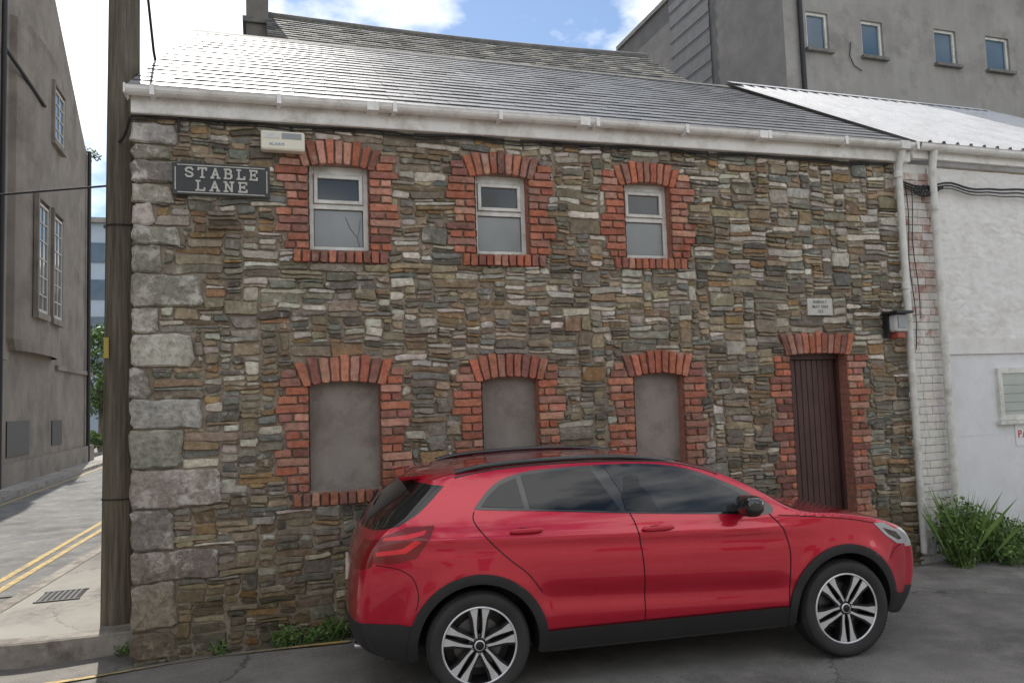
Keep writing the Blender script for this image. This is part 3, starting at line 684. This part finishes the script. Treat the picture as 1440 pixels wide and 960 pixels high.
# ------------------------------------------------------------------ vegetation
M_leaf=[gmat('leaf_a',(.05,.10,.022),(.09,.165,.04),scale=3,rough=.6,bmp=0),gmat('leaf_b',(.11,.20,.045),(.18,.29,.07),scale=3,rough=.6,bmp=0),gmat('leaf_c',(.028,.06,.015),(.055,.09,.026),scale=3,rough=.7,bmp=0)]
def leaves(name,cl,size,parent,zmin=None,long=1.0):
    v=[];f=[];mi=[]
    for (cx,cy,cz,r,n,sq) in cl:
        for _ in range(n):
            d=Vector((random.gauss(0,1),random.gauss(0,1),random.gauss(0,1))); d.normalize(); rr=r*random.random()**.45
            p=Vector((cx+d.x*rr,cy+d.y*rr,cz+d.z*rr*sq))
            if zmin is not None and p.z<zmin: p.z=zmin+random.random()*.03
            a=Vector((random.gauss(0,1),random.gauss(0,1),random.gauss(0,.8))).normalized(); b=a.cross(Vector((random.gauss(0,1),random.gauss(0,1),random.gauss(0,1)))).normalized()
            s=size*random.uniform(.5,1.3); k=len(v)
            v+=[p-a*s*long,p-b*s*.45,p+a*s*long,p+b*s*.45]; f.append((k,k+1,k+2,k+3)); mi.append(0 if random.random()<.5 else (1 if d.z>-.1 else 2))
    return mk(name,v,f,None,parent,mats=M_leaf,mi=mi)
T=group('street_tree')
tube('trunk',[(-6.7,37,0),(-6.65,37,2),(-6.8,37,3.5)],.16,M_wood,T); tube('limb',[(-6.7,37,2.2),(-6.0,37,4)],.08,M_wood,T); tube('limb_2',[(-6.7,37,2.4),(-7.5,37,4.2)],.08,M_wood,T)
cl=[(-6.7+random.uniform(-1.6,1.6),37+random.uniform(-1.5,1.5),4.2+random.uniform(-2.2,2.2),random.uniform(.5,.9),170,.8) for _ in range(30)]
leaves('crown',cl,.13,T)
T2=group('garden_shrubs'); leaves('foliage',[(-5.9+random.uniform(-.6,1.2),33+random.uniform(-1,2),.5+random.random()*.6,.5,120,.8) for _ in range(10)],.1,T2,.05)
T3=group('ledge_plant'); leaves('foliage',[(-5.4,27.4,12.3,.4,100,.6),(-5.5,27.0,12.3,.3,60,.7)],.07,T3)
def weeds(name,pts,size):
    g=group(name); cl=[]
    for (x,y,r,h,n) in pts: cl.append((x,y,gz(x,y)+h*.45,r,n,h/r*.55))
    leaves('leaves',cl,size,g,.0)
    v=[];f=[]
    for (x,y,r,h,n) in pts:
        for _ in range(n//7):
            a=random.uniform(0,6.28);q=random.random()*r; bx,by=x+math.cos(a)*q*.6,min(-.03,y+math.sin(a)*q*.6) if y<.1 else y+math.sin(a)*q*.6; z=gz(bx,by)
            hh=h*random.uniform(.5,1.1); k=len(v); lx,ly=random.gauss(0,.25)*hh,random.gauss(0,.25)*hh
            v+=[(bx-.004,by,z),(bx+.004,by,z),(bx+lx*.5,by+ly*.5,z+hh*.6),(bx+lx,by+ly,z+hh)]; f+=[(0+k,1+k,2+k),(0+k,2+k,3+k)]
    mk('stems',v,f,M_leaf[1],g)
weeds('weed_clump',[(.62,-.08,.09,.12,90)],.018)
weeds('weed_clump',[(1.12,-.10,.14,.19,240),(1.3,-.12,.13,.16,180),(1.5,-.1,.14,.22,220),(1.68,-.08,.09,.15,80)],.02)
weeds('weed_bush',[(7.85,-.42,.24,.72,1000),(8.08,-.38,.25,.62,1000),(8.35,-.4,.27,.5,900),(8.65,-.38,.25,.4,700),(8.95,-.33,.2,.3,350),(9.15,-.25,.15,.18,150),(7.75,-.55,.16,.42,350),(8.3,-.68,.22,.24,400),(8.7,-.6,.18,.18,250)],.026)
weeds('weed_patch',[(9.5,-.15,.15,.15,130),(9.9,-.15,.15,.12,100)],.02)
weeds('kerb_weed',[(-.12,.35,.1,.1,70),(-.2,.9,.12,.1,60)],.018)
weeds('gutter_weed',[(3.2,-2.35,.06,.05,30)],.012)

# ------------------------------------------------------------------ pole
PG=group('wooden_utility_pole')
pv_=[];pf=[];K=28
for j in range(41):
    z=.1+9.4*j/40; r=.150-.0035*z
    for k in range(K):
        a=2*math.pi*k/K; rr=r*(1+.02*noise.noise((math.cos(a)*2,math.sin(a)*2,z*.6))); pv_.append((-.235+.005*z+rr*math.cos(a),.82+rr*math.sin(a),z))
for j in range(40):
    for k in range(K): pf.append((j*K+k,j*K+(k+1)%K,(j+1)*K+(k+1)%K,(j+1)*K+k))
mk('shaft',pv_,pf,M_wood,PG,smooth=True)
box('yellow_tag',-.345,-.305,.69,.70,2.42,2.60,plain('tag_yellow',(.5,.37,.08)),PG)
tube('conduit',[(-.10,.72,.2),(-.085,.73,5)],.012,M_cable,PG)
for z in (1.2,3.6): tube('strap',[(-.235+.005*z+.15*math.cos(a),.82+.15*math.sin(a),z) for a in [2*math.pi*k/20 for k in range(21)]],.006,M_cable,PG)

# ------------------------------------------------------------------ terrace across the lane (behind camera, seen in reflections)
OT=group('terrace_across_lane')
M_ot=gmat('cream_render',(.34,.32,.29),(.42,.40,.36),scale=1,rough=.9,bmp=.2,streak=.2)
box('body',-14,22,-22,-15,0,5.2,M_ot,OT)
boxes('windows',[(-12.6+4.6*k+.6*(k%2),-11.4+4.6*k+.6*(k%2),-15,-14.97,3.2,4.4) for k in range(7)],G_dark,OT)
boxes('doors',[(-10.2+9.4*k,-9.2+9.4*k,-15,-14.96,.0,2.2) for k in range(3)],M_door,OT)
mk('roof',[(-14,-14.8,5.2),(22,-14.8,5.2),(22,-18.5,7.2),(-14,-18.5,7.2)],[(0,1,2,3)],M_slate2,OT)
boxes('chimneys',[(-8+8*k,-7.2+8*k,-18.8,-18.1,6.5,9) for k in range(4)],M_ot,OT)

# ------------------------------------------------------------------ CAR
CS=.965
ang=-6.15
h1=Vector((2.243,-1.945,0)); dr=Vector((math.cos(rad(ang)),math.sin(rad(ang)),0)); nn=Vector((-dr.y,dr.x,0))
cpos=h1+nn*(.87*CS)
CAR=group('parked_car',(cpos.x,cpos.y,.070),rad(ang),CS)
m,nt,b=newmat('red_car_paint'); b.inputs['Metallic'].default_value=.45; b.inputs['Roughness'].default_value=.28; b.inputs['Coat Weight'].default_value=1; b.inputs['Coat Roughness'].default_value=.012; b.inputs['Coat IOR'].default_value=1.52
tc=N(nt,'ShaderNodeTexCoord').outputs['Object']; L(nt,ramp(nt,noi(nt,tc,400,2,.5),[(.35,(.46,.001,.020)),(.65,(.58,.003,.034))]),b.inputs['Base Color'])
M_paint=m
M_clad=plain('black_cladding',(.022,.022,.024),.5); M_gl=glassmat('car_glass',(.010,.011,.012),.02); M_glf=glassmat('car_glass_front',(.035,.038,.038),.03)
M_gloss=plain('gloss_black',(.01,.01,.01),.12,coat=1); M_seam=plain('seam_dark',(.012,.002,.003),.8); M_tyre=gmat('tyre_rubber',(.022,.022,.022),(.04,.038,.036),scale=6,rough=.8,bmp=.2)
M_rim=plain('machined_alloy',(.74,.74,.75),.32,metal=.5); M_rimb=plain('rim_black',(.012,.012,.013),.3); M_lamp=plain('tail_lamp_red',(.20,.001,.003),.25,coat=.4); M_lampb=plain('tail_lamp_bright',(.75,.02,.03),.3,coat=.3); M_lampw=plain('lamp_clear',(.42,.42,.43),.12,coat=1); M_disc=plain('brake_disc',(.2,.2,.2),.4,metal=.8); M_chr=plain('chrome',(.7,.7,.7),.12,metal=1)
SZ=[.2,.3,.42,.6,.8,.95,1.03,1.1,1.2,1.3,1.4,1.47,1.53]; SI=[.11,.06,.022,.006,0,.010,.026,.050,.100,.155,.215,.262,.31]
def hermite(xs,ys,x):
    if x<=xs[0]: return ys[0]
    if x>=xs[-1]: return ys[-1]
    i=0
    while x>xs[i+1]: i+=1
    def tg(k):
        if k==0: return (ys[1]-ys[0])/(xs[1]-xs[0])
        if k==len(xs)-1: return (ys[-1]-ys[-2])/(xs[-1]-xs[-2])
        return (ys[k+1]-ys[k-1])/(xs[k+1]-xs[k-1])
    h=xs[i+1]-xs[i];u=(x-xs[i])/h
    return (2*u**3-3*u**2+1)*ys[i]+(u**3-2*u**2+u)*h*tg(i)+(-2*u**3+3*u**2)*ys[i+1]+(u**3-u**2)*h*tg(i+1)
def YS(x,z):
    W=.895
    if x<.25: t=(.25-x)/.97; W-=.10*t**2.2+.05*t**7
    if x>2.3: t=(x-2.3)/1.04; W-=.10*t**2.4+.06*t**7
    W-=hermite(SZ,SI,z)
    win=ss(.25,.6,x)*ss(2.45,2.1,x)
    zl=.58-.05*(x-1.2)
    W-=.020*win*math.exp(-((z-zl)/.075)**2)
    zs=.985-.035*(x-1.2)
    W+=.010*math.exp(-((z-zs)/.022)**2)*ss(-.6,-.2,x)*ss(2.6,2.0,x)
    W-=.008*math.exp(-((z-zs+.07)/.035)**2)*ss(-.6,-.2,x)*ss(2.6,2.0,x)
    for hx in (0,2.7):
        r=math.hypot(x-hx,z-.345); W+=.016*math.exp(-((r-.45)/.07)**2)
    return W
Cc=[(3.42,.22),(3.50,.36),(3.55,.55),(3.54,.70),(3.44,.84),(3.15,.95),(2.75,1.03),(2.42,1.085),(2.08,1.26),(1.78,1.40),(1.50,1.472),(1.1,1.497),(.6,1.500),(.1,1.480),(-.38,1.43),(-.42,1.40),(-.69,1.15),(-.76,1.04),(-.82,.90),(-.85,.70),(-.86,.52),(-.82,.34),(-.68,.27)]
Ee=[(3.16,.24),(3.27,.38),(3.33,.55),(3.32,.70),(3.25,.83),(3.06,.94),(2.75,1.01),(2.32,1.07),(2.08,1.215),(1.82,1.345),(1.52,1.435),(1.15,1.468),(.6,1.475),(.15,1.455),(-.14,1.405),(-.18,1.37),(-.36,1.21),(-.56,1.09),(-.66,.95),(-.70,.72),(-.71,.52),(-.66,.34),(-.52,.27)]
SUB=6
C_=catmull(Cc,SUB); E_=catmull(Ee,SUB); NP=len(C_)
T_=16
def strip_pt(i,k):
    th=k/T_*math.pi/2; e=E_[i]; c=C_[i]; ye=YS(e[0],e[1])
    a=math.sin(th); cc=math.cos(th)
    cc2=cc**.8 if cc>1e-9 else 0
    p=e+(c-e)*cc2
    return (p[0],ye*a,p[1])
def smat(i,k):
    s=(i+.5)/SUB
    if s<1.3 or s>20: return 1
    if 7.05<s<10 and k<T_*.84: return 2
    if 15<s<16.67: return 2
    if 17.15<s<18.35 and k>T_*.45: return 3
    if 3.2<s<4.3 and k>T_*.5: return 4
    if 2<s<3.6 and k<T_*.4: return 5
    return 0
v=[];f=[];mi=[];mats=[M_paint,M_clad,M_gl,M_lamp,M_lampw,M_gloss]
for sgn in (-1,1):
    b0=len(v)
    for i in range(NP):
        for k in range(T_+1):
            p=strip_pt(i,k); v.append((p[0],sgn*p[1],p[2]))
    for i in range(NP-1):
        for k in range(T_):
            a=b0+i*(T_+1)+k; q=(a,a+1,a+T_+2,a+T_+1); f.append(q if sgn<0 else q[::-1]); mi.append(smat(i,k))
def arc(cx,cz,r,a0,a1,n): return [(cx+r*math.cos(a0+(a1-a0)*i/n),cz+r*math.sin(a0+(a1-a0)*i/n)) for i in range(n+1)]
def inpoly(x,z,P):
    r=False;j=len(P)-1
    for i in range(len(P)):
        if (P[i][1]>z)!=(P[j][1]>z) and x<(P[j][0]-P[i][0])*(z-P[i][1])/(P[j][1]-P[i][1])+P[i][0]: r=not r
        j=i
    return r
def tri_poly(P,grid=.035,dens=.03,keep=False):
    Q=[]
    n=len(P)
    for i in range(n):
        a=P[i];b=P[(i+1)%n];Q.append(a)
        if not keep or np.hypot(b[0]-a[0],b[1]-a[1])>.06:
            k=int(np.hypot(b[0]-a[0],b[1]-a[1])/dens)
            for j in range(1,k): t=j/k; Q.append((a[0]*(1-t)+b[0]*t,a[1]*(1-t)+b[1]*t))
    m_=len(Q); A=np.array(Q); pts=[Vector((float(q[0]),float(q[1]))) for q in Q]
    gx_=np.arange(A[:,0].min()+grid/2,A[:,0].max(),grid); gz2=np.arange(A[:,1].min()+grid/2,A[:,1].max(),grid)
    for z in gz2:
        for x in gx_:
            if np.min(np.hypot(A[:,0]-x,A[:,1]-z))>grid*.5 and inpoly(x,z,Q): pts.append(Vector((float(x),float(z))))
    res=delaunay_2d_cdt(pts,[(i,(i+1)%m_) for i in range(m_)],[list(range(m_))],1,1e-6)
    return res[0],[t for t in res[2]]
EP=[(float(e[0]),float(e[1])) for e in E_]
zb=.27; aR=.405; a_=math.asin((zb-.345)/aR)
outline=EP[:]+arc(0,.345,aR,math.pi-a_,a_,30)+[(1.35,zb)]+arc(2.7,.345,aR,math.pi-a_,a_,30)
P2,T2_=tri_poly(outline,.025,.03,keep=True)
for sgn in (-1,1):
    b0=len(v)
    for p in P2: v.append((p.x,sgn*YS(p.x,p.y),p.y))
    for t in T2_:
        q=tuple(b0+i for i in t)
        ar=(P2[t[1]].x-P2[t[0]].x)*(P2[t[2]].y-P2[t[0]].y)-(P2[t[2]].x-P2[t[0]].x)*(P2[t[1]].y-P2[t[0]].y)
        if (ar>0)==(sgn>0): q=q[::-1]
        f.append(q); mi.append(0)
body=mk('body',v,f,None,CAR,smooth=True,mats=mats,mi=mi)
bm=bmesh.new(); bm.from_mesh(body.data); bmesh.ops.remove_doubles(bm,verts=bm.verts,dist=.002); bmesh.ops.recalc_face_normals(bm,faces=bm.faces); bm.to_mesh(body.data); bm.free()
body.data.polygons.foreach_set('use_smooth',[True]*len(body.data.polygons))
def patch(name,P,off,mat,grid=.05,both=True,keep=False):
    pp,tt=tri_poly(P,grid,.03,keep=keep); v=[];f=[]
    for sgn in ((-1,1) if both else (-1,)):
        b0=len(v)
        for p in pp: v.append((p.x,sgn*(YS(p.x,p.y)+off),p.y))
        for t in tt:
            ar=(pp[t[1]].x-pp[t[0]].x)*(pp[t[2]].y-pp[t[0]].y)-(pp[t[2]].x-pp[t[0]].x)*(pp[t[1]].y-pp[t[0]].y)
            q=tuple(b0+i for i in t)
            if (ar>0)==(sgn>0): q=q[::-1]
            f.append(q)
    return mk(name,v,f,mat,CAR,smooth=True)
def seam(name,P,w,off,mat,sub=8):
    Q=catmull(P,sub); v=[];f=[]
    for sgn in (-1,1):
        b0=len(v)
        for i,p in enumerate(Q):
            t=Q[min(len(Q)-1,i+1)]-Q[max(0,i-1)];t/=np.linalg.norm(t);n_=np.array([-t[1],t[0]])*w/2
            for q in (p-n_,p+n_): v.append((q[0],sgn*(YS(q[0],q[1])+off),q[1]))
        for i in range(len(Q)-1): f.append((b0+2*i,b0+2*i+1,b0+2*i+3,b0+2*i+2))
    return mk(name,v,f,mat,CAR)
trim=[(.0,1.215),(.06,1.28),(.17,1.37),(.34,1.425),(.60,1.446),(.95,1.452),(1.30,1.442),(1.56,1.402),(1.80,1.315),(2.02,1.205),(2.17,1.10),(2.15,1.062),(1.85,1.075),(1.1,1.125),(.36,1.185),(.08,1.205)]
patch('window_trim',[tuple(p) for p in catmull(trim,3)],.004,M_gloss)
patch('glass_quarter',[(.05,1.228),(.10,1.285),(.19,1.355),(.315,1.398),(.345,1.205),(.15,1.218)],.008,M_gl)
patch('glass_rear_door',[(.355,1.412),(.60,1.430),(.86,1.436),(.885,1.39),(1.02,1.155),(1.0,1.148),(.385,1.198)],.008,M_gl)
patch('glass_front_door',[(.975,1.434),(1.30,1.424),(1.54,1.386),(1.76,1.308),(1.90,1.235),(1.99,1.17),(1.99,1.085),(1.60,1.105),(1.115,1.137),(1.0,1.37)],.008,M_glf)
M_seat=glassmat('seat_behind_glass',(.012,.012,.012),.03)
patch('seat_silhouette',[(1.06,1.145),(1.05,1.24),(1.08,1.30),(1.09,1.36),(1.15,1.385),(1.21,1.36),(1.20,1.30),(1.26,1.24),(1.30,1.13)],.0095,M_seat,.04)  # dark seat outline laid over the opaque front door glass
patch('tail_lamp',[(-.27,1.13),(-.31,1.04),(-.40,.93),(-.55,.90),(-.67,.905),(-.675,.99),(-.61,1.07),(-.45,1.125)],.006,M_lamp,.03)
patch('tail_lamp_stripe',[(-.36,1.03),(-.46,.965),(-.655,.95),(-.655,.975),(-.48,.995),(-.40,1.045)],.009,M_lampb,.03)
patch('tail_lamp_stripe_2',[(-.32,1.105),(-.45,1.08),(-.60,1.065),(-.61,1.045),(-.45,1.05),(-.34,1.075)],.009,M_lampb,.03)
patch('head_lamp',[(2.98,.935),(3.08,.84),(3.2,.765),(3.29,.75),(3.30,.78),(3.22,.86),(3.08,.93)],.005,M_lampw,.03)
patch('head_lamp_core',[(3.06,.895),(3.12,.84),(3.22,.79),(3.26,.79),(3.2,.85)],.008,M_gloss,.03)
patch('sill_cladding',[(.44,.27),(.455,.40),(2.245,.40),(2.26,.27)],.012,M_clad)
def eseg(s0,s1): return [EP[i] for i in range(int(s0*SUB),int(s1*SUB)+1)]
patch('rear_bumper_cladding',eseg(20,22)+[(-.405,.275),(-.43,.38),(-.41,.50),(-.52,.515)],.006,M_clad,keep=True)
patch('front_bumper_cladding',eseg(0,1)+[(3.20,.395),(3.13,.40),(3.105,.275)],.006,M_clad,keep=True)
for hx,nm in ((0,'rear'),(2.7,'front')):
    a0=-.19;a1=math.pi+.19
    r0=.402
    P=arc(hx,.345,.465,a0,a1,30)+arc(hx,.345,r0,a1,a0,30)
    patch('arch_cladding_'+nm,P,.016,M_clad,.03)
    vv=[];ff=[]
    for sgn in (-1,1):
        b0=len(vv)
        A=arc(hx,.345,r0,a0,a1,30); B=arc(hx,.345,.465,a0,a1,30)
        for p,q in zip(A,B):
            vv+=[(p[0],sgn*(YS(*p)+.016),p[1]),(p[0],sgn*.45,p[1]),(q[0],sgn*(YS(*q)+.016),q[1]),(q[0],sgn*(YS(*q)-.01),q[1])]
        for i in range(30): ff+=[(b0+4*i,b0+4*i+1,b0+4*i+5,b0+4*i+4),(b0+4*i+2,b0+4*i+3,b0+4*i+7,b0+4*i+6)]
    mk('wheel_well_'+nm,vv,ff,M_clad,CAR,smooth=True)
    for sgn in (-1,1):
        A=arc(hx,.345,r0,a0,a1,20); mk('well_back',[(p[0],sgn*.5,p[1]) for p in A],[tuple(range(len(A)))],M_clad,CAR)
box('underbody',-.6,3.2,-.5,.5,.20,.5,M_clad,CAR); box('floor_pan',.42,2.28,-.80,.80,.24,.33,M_clad,CAR)
box('rear_floor',-.66,-.38,-.62,.62,.27,.33,M_clad,CAR); box('front_floor',3.1,3.35,-.6,.6,.24,.33,M_clad,CAR)
seam('door_seam_mid',[(1.085,1.13),(1.115,1.05),(1.14,.9),(1.155,.65),(1.15,.40)],.007,.003,M_seam)
seam('door_seam_rear',[(.0,1.2),(-.01,1.15),(.08,1.02),(.2,.9),(.34,.78),(.43,.66)],.007,.003,M_seam)
seam('door_seam_front',[(2.13,1.06),(2.22,.95),(2.26,.8),(2.25,.6),(2.235,.405)],.007,.003,M_seam)
seam('hood_seam',[(2.2,1.045),(2.5,1.015),(2.8,.975),(3.0,.93)],.006,.003,M_seam)
seam('bumper_seam_rear',[(-.66,.895),(-.5,.86),(-.42,.80),(-.39,.68),(-.41,.6)],.005,.003,M_seam)
seam('bumper_seam_front',[(3.24,.75),(3.17,.72),(3.12,.66)],.005,.003,M_seam)
seam('sill_edge',[(.46,.405),(1.3,.405),(2.24,.405)],.006,.004,M_seam)
def ell(name,c,s,mat,e=.6,rx=0,n=12):
    v=[];f=[]
    sp=lambda w,m_:math.copysign(abs(w)**m_,w)
    for i in range(n+1):
        ph=-math.pi/2+math.pi*i/n
        for j in range(2*n):
            th=math.pi*j/n; v.append((c[0]+s[0]*sp(math.cos(ph),e)*sp(math.cos(th),e),c[1]+s[1]*sp(math.cos(ph),e)*sp(math.sin(th),e),c[2]+s[2]*sp(math.sin(ph),e)))
    for i in range(n):
        for j in range(2*n): a=i*2*n+j;b=i*2*n+(j+1)%(2*n); f.append((a,b,b+2*n,a+2*n))
    return mk(name,v,f,mat,CAR,smooth=True)
for sgn in (-1,1):
    for (hx,hz) in ((.34,1.065),(1.27,1.02)):
        yy=YS(hx,hz); ell('handle_recess',(hx-.02,sgn*(yy-.006),hz-.012),(.07,.010,.028),M_seam,.9); ell('door_handle',(hx,sgn*(yy+.028),hz),(.115,.012,.016),M_paint,.6)
        ell('handle_post',(hx+.09,sgn*(yy+.012),hz),(.02,.02,.013),M_paint,.7); ell('handle_post_2',(hx-.09,sgn*(yy+.012),hz),(.015,.02,.013),M_paint,.7)
    ell('mirror_shell',(1.915,sgn*.985,1.150),(.075,.115,.066),M_gloss,.65); ell('mirror_lower',(1.915,sgn*.975,1.105),(.06,.10,.035),M_clad,.7); ell('mirror_arm',(1.94,sgn*.875,1.09),(.04,.06,.02),M_clad,.7)
    rp=[(-.10,1.448),(.1,1.482),(.6,1.505),(1.1,1.498),(1.42,1.462),(1.52,1.44)]
    tube('roof_rail',[(p[0],sgn*.625,p[1]) for p in catmull(rp,5)],.019,M_gloss,CAR)
    tube('roof_gutter',[(p[0],sgn*(YS(p[0],p[1])-.0),p[1]) for p in [E_[i] for i in range(9*SUB,14*SUB)]],.006,M_gloss,CAR)
mk('rear_spoiler',[(-.10,-.56,1.448),(-.48,-.50,1.425),(-.48,.50,1.425),(-.10,.56,1.448),(-.10,-.55,1.43),(-.47,-.49,1.40),(-.47,.49,1.40),(-.10,.55,1.43)],[(0,1,2,3),(7,6,5,4),(0,4,5,1),(1,5,6,2),(2,6,7,3)],M_paint,CAR)
box('number_plate',-.853,-.83,-.22,.22,.70,.81,plain('plate',(.6,.6,.5),.4),CAR); box('plate_front',3.545,3.56,-.26,.26,.50,.61,plain('platef',(.7,.7,.66),.4),CAR)
tube('wiper',[(-.66,0,1.21),(-.60,.3,1.26)],.008,M_clad,CAR); tube('exhaust',[(-.80,-.45,.30),(-.6,-.45,.30)],.03,M_chr,CAR)
def wheel(hx,sgn,rot):
    K=64; prof=[(.245,.080),(.252,.098),(.262,.106),(.290,.117),(.318,.115),(.333,.104),(.342,.085),(.345,.05),(.345,0),(.345,-.05),(.342,-.085),(.333,-.104),(.30,-.117),(.262,-.106),(.245,-.08)]
    yc=.772
    def lathe(name,prof,mat,smooth=True,K=64):
        v=[];f=[]
        for (r,y) in prof:
            for k in range(K): a=2*math.pi*k/K; v.append((hx+r*math.cos(a),sgn*(yc+y),.345+r*math.sin(a)))
        for i in range(len(prof)-1):
            for k in range(K): f.append((i*K+k,i*K+(k+1)%K,(i+1)*K+(k+1)%K,(i+1)*K+k))
        return mk(name,v,f,mat,CAR,smooth=smooth)
    lathe('tyre',prof,M_tyre)
    tv=[];tf=[]
    for k in range(72):
        a=2*math.pi*k/72
        for (ya,yb) in ((.06,.109),(.005,.052),(-.052,-.005),(-.109,-.06)):
            n=len(tv); da=.032
            for (aa,y_) in ((a-da,ya),(a+da,ya),(a+da,yb),(a-da,yb)):
                r=.3475 if abs(y_)<.07 else .334
                tv.append((hx+r*math.cos(aa),sgn*(yc+y_),.345+r*math.sin(aa)))
            tf.append((n,n+1,n+2,n+3))
    mk('tread',tv,tf,M_tyre,CAR)
    lathe('rim_lip',[(.252,.098),(.247,.104),(.241,.104),(.238,.095)],M_rim); lathe('rim_barrel',[(.238,.096),(.228,.05),(.222,-.08)],M_rimb)
    lathe('rim_back',[(.222,-.02),(.04,-.02),(.001,-.02)],M_black); lathe('brake_disc',[(.165,.005),(.07,.005)],M_disc)
    lathe('hub',[(.001,.094),(.026,.094),(.032,.090),(.034,.07)],M_rimb); lathe('hub_ring',[(.028,.0955),(.0345,.0935),(.0345,.085)],M_rim)
    lathe('hub_plate',[(.034,.078),(.07,.074),(.075,.06)],M_rimb)
    def prism(name,polys,y0,y1,mat):
        v=[];f=[]
        for P in polys:
            n=len(v);m_=len(P)
            for (x,z) in P:
                r=math.hypot(x,z); v.append((hx+x,sgn*(yc+y1+.010*(r/.24)-.002),.345+z))
            for (x,z) in P: v.append((hx+x,sgn*(yc+y0),.345+z))
            f.append(tuple(range(n,n+m_)))
            for j in range(m_): f.append((n+j,n+(j+1)%m_,n+m_+(j+1)%m_,n+m_+j))
        return mk(name,v,f,mat,CAR)
    def rt(P,a): return [(x*math.cos(a)-y*math.sin(a),x*math.sin(a)+y*math.cos(a)) for x,y in P]
    sil=[];blk=[]
    for k in range(5):
        a=rot+2*math.pi*k/5
        for s2 in (-1,1):
            sil.append(rt([(.044,s2*.012),(.10,s2*.020),(.165,s2*.019),(.2365,s2*.014),(.2365,s2*.030),(.228,s2*.066),(.17,s2*.046),(.10,s2*.036),(.05,s2*.028)],a))
            blk.append(rt([(.04,s2*.004),(.10,s2*.012),(.165,s2*.010),(.236,s2*.005),(.236,s2*.04),(.222,s2*.084),(.16,s2*.060),(.09,s2*.048),(.045,s2*.036)],a))
    prism('spokes_machined',sil,.06,.087,M_rim); prism('spokes_painted',blk,.03,.083,M_rimb)
    prism('wheel_bolts',[[(.052*math.cos(rot+.63+2*math.pi*k/5)+.008*math.cos(q),.052*math.sin(rot+.63+2*math.pi*k/5)+.008*math.sin(q)) for q in [i*math.pi/3 for i in range(6)]] for k in range(5)],.07,.085,M_chr)
for hx,ro in ((0,.28),(2.7,.95)):
    for sgn in (-1,1): wheel(hx,sgn,ro)

# ------------------------------------------------------------------ camera / light / world
cam=bpy.data.cameras.new('Camera'); cam.sensor_width=36; cam.lens=36*1085/1440; cam.clip_end=2000; cam.clip_start=.05
co=bpy.data.objects.new('Camera',cam); COL.objects.link(co)
R=Matrix.Rotation(rad(-18.2),4,'Z')@Matrix.Rotation(rad(94.2),4,'X')@Matrix.Rotation(rad(-2),4,'Z')
co.matrix_world=Matrix.Translation((.94,-6.77,1.95))@R; sc.camera=co
az=rad(-8); el=rad(52)
sd=Vector((math.sin(az)*math.cos(el),math.cos(az)*math.cos(el),math.sin(el)))
sun=bpy.data.lights.new('sun','SUN'); sun.energy=5; sun.angle=rad(.5); sun.color=(1,.95,.88)
so=bpy.data.objects.new('sun',sun); COL.objects.link(so); so.rotation_euler=(-sd).to_track_quat('-Z','Y').to_euler()
w=bpy.data.worlds.new('World'); sc.world=w; w.use_nodes=True; nt=w.node_tree; bg=nt.nodes['Background']
sky=N(nt,'ShaderNodeTexSky'); sky.sky_type='NISHITA'; sky.sun_disc=False; sky.sun_elevation=el; sky.sun_rotation=az; sky.air_density=1.0; sky.dust_density=.2
tc=N(nt,'ShaderNodeTexCoord').outputs['Generated']
mp=N(nt,'ShaderNodeMapping'); mp.inputs['Scale'].default_value=(1,1,1.8); mp.inputs['Location'].default_value=(.3,.1,.0); L(nt,tc,mp.inputs[0])
cf=ramp(nt,noi(nt,mp.outputs[0],2.4,7,.55),[(.445,0.0),(.545,1.0)])
cc=mix(nt,cf,sky.outputs[0],(11.2,11.1,11.0))
L(nt,cc,bg.inputs[0]); bg.inputs[1].default_value=.15
sc.view_settings.view_transform='Standard'; sc.view_settings.look='None'; sc.view_settings.exposure=0
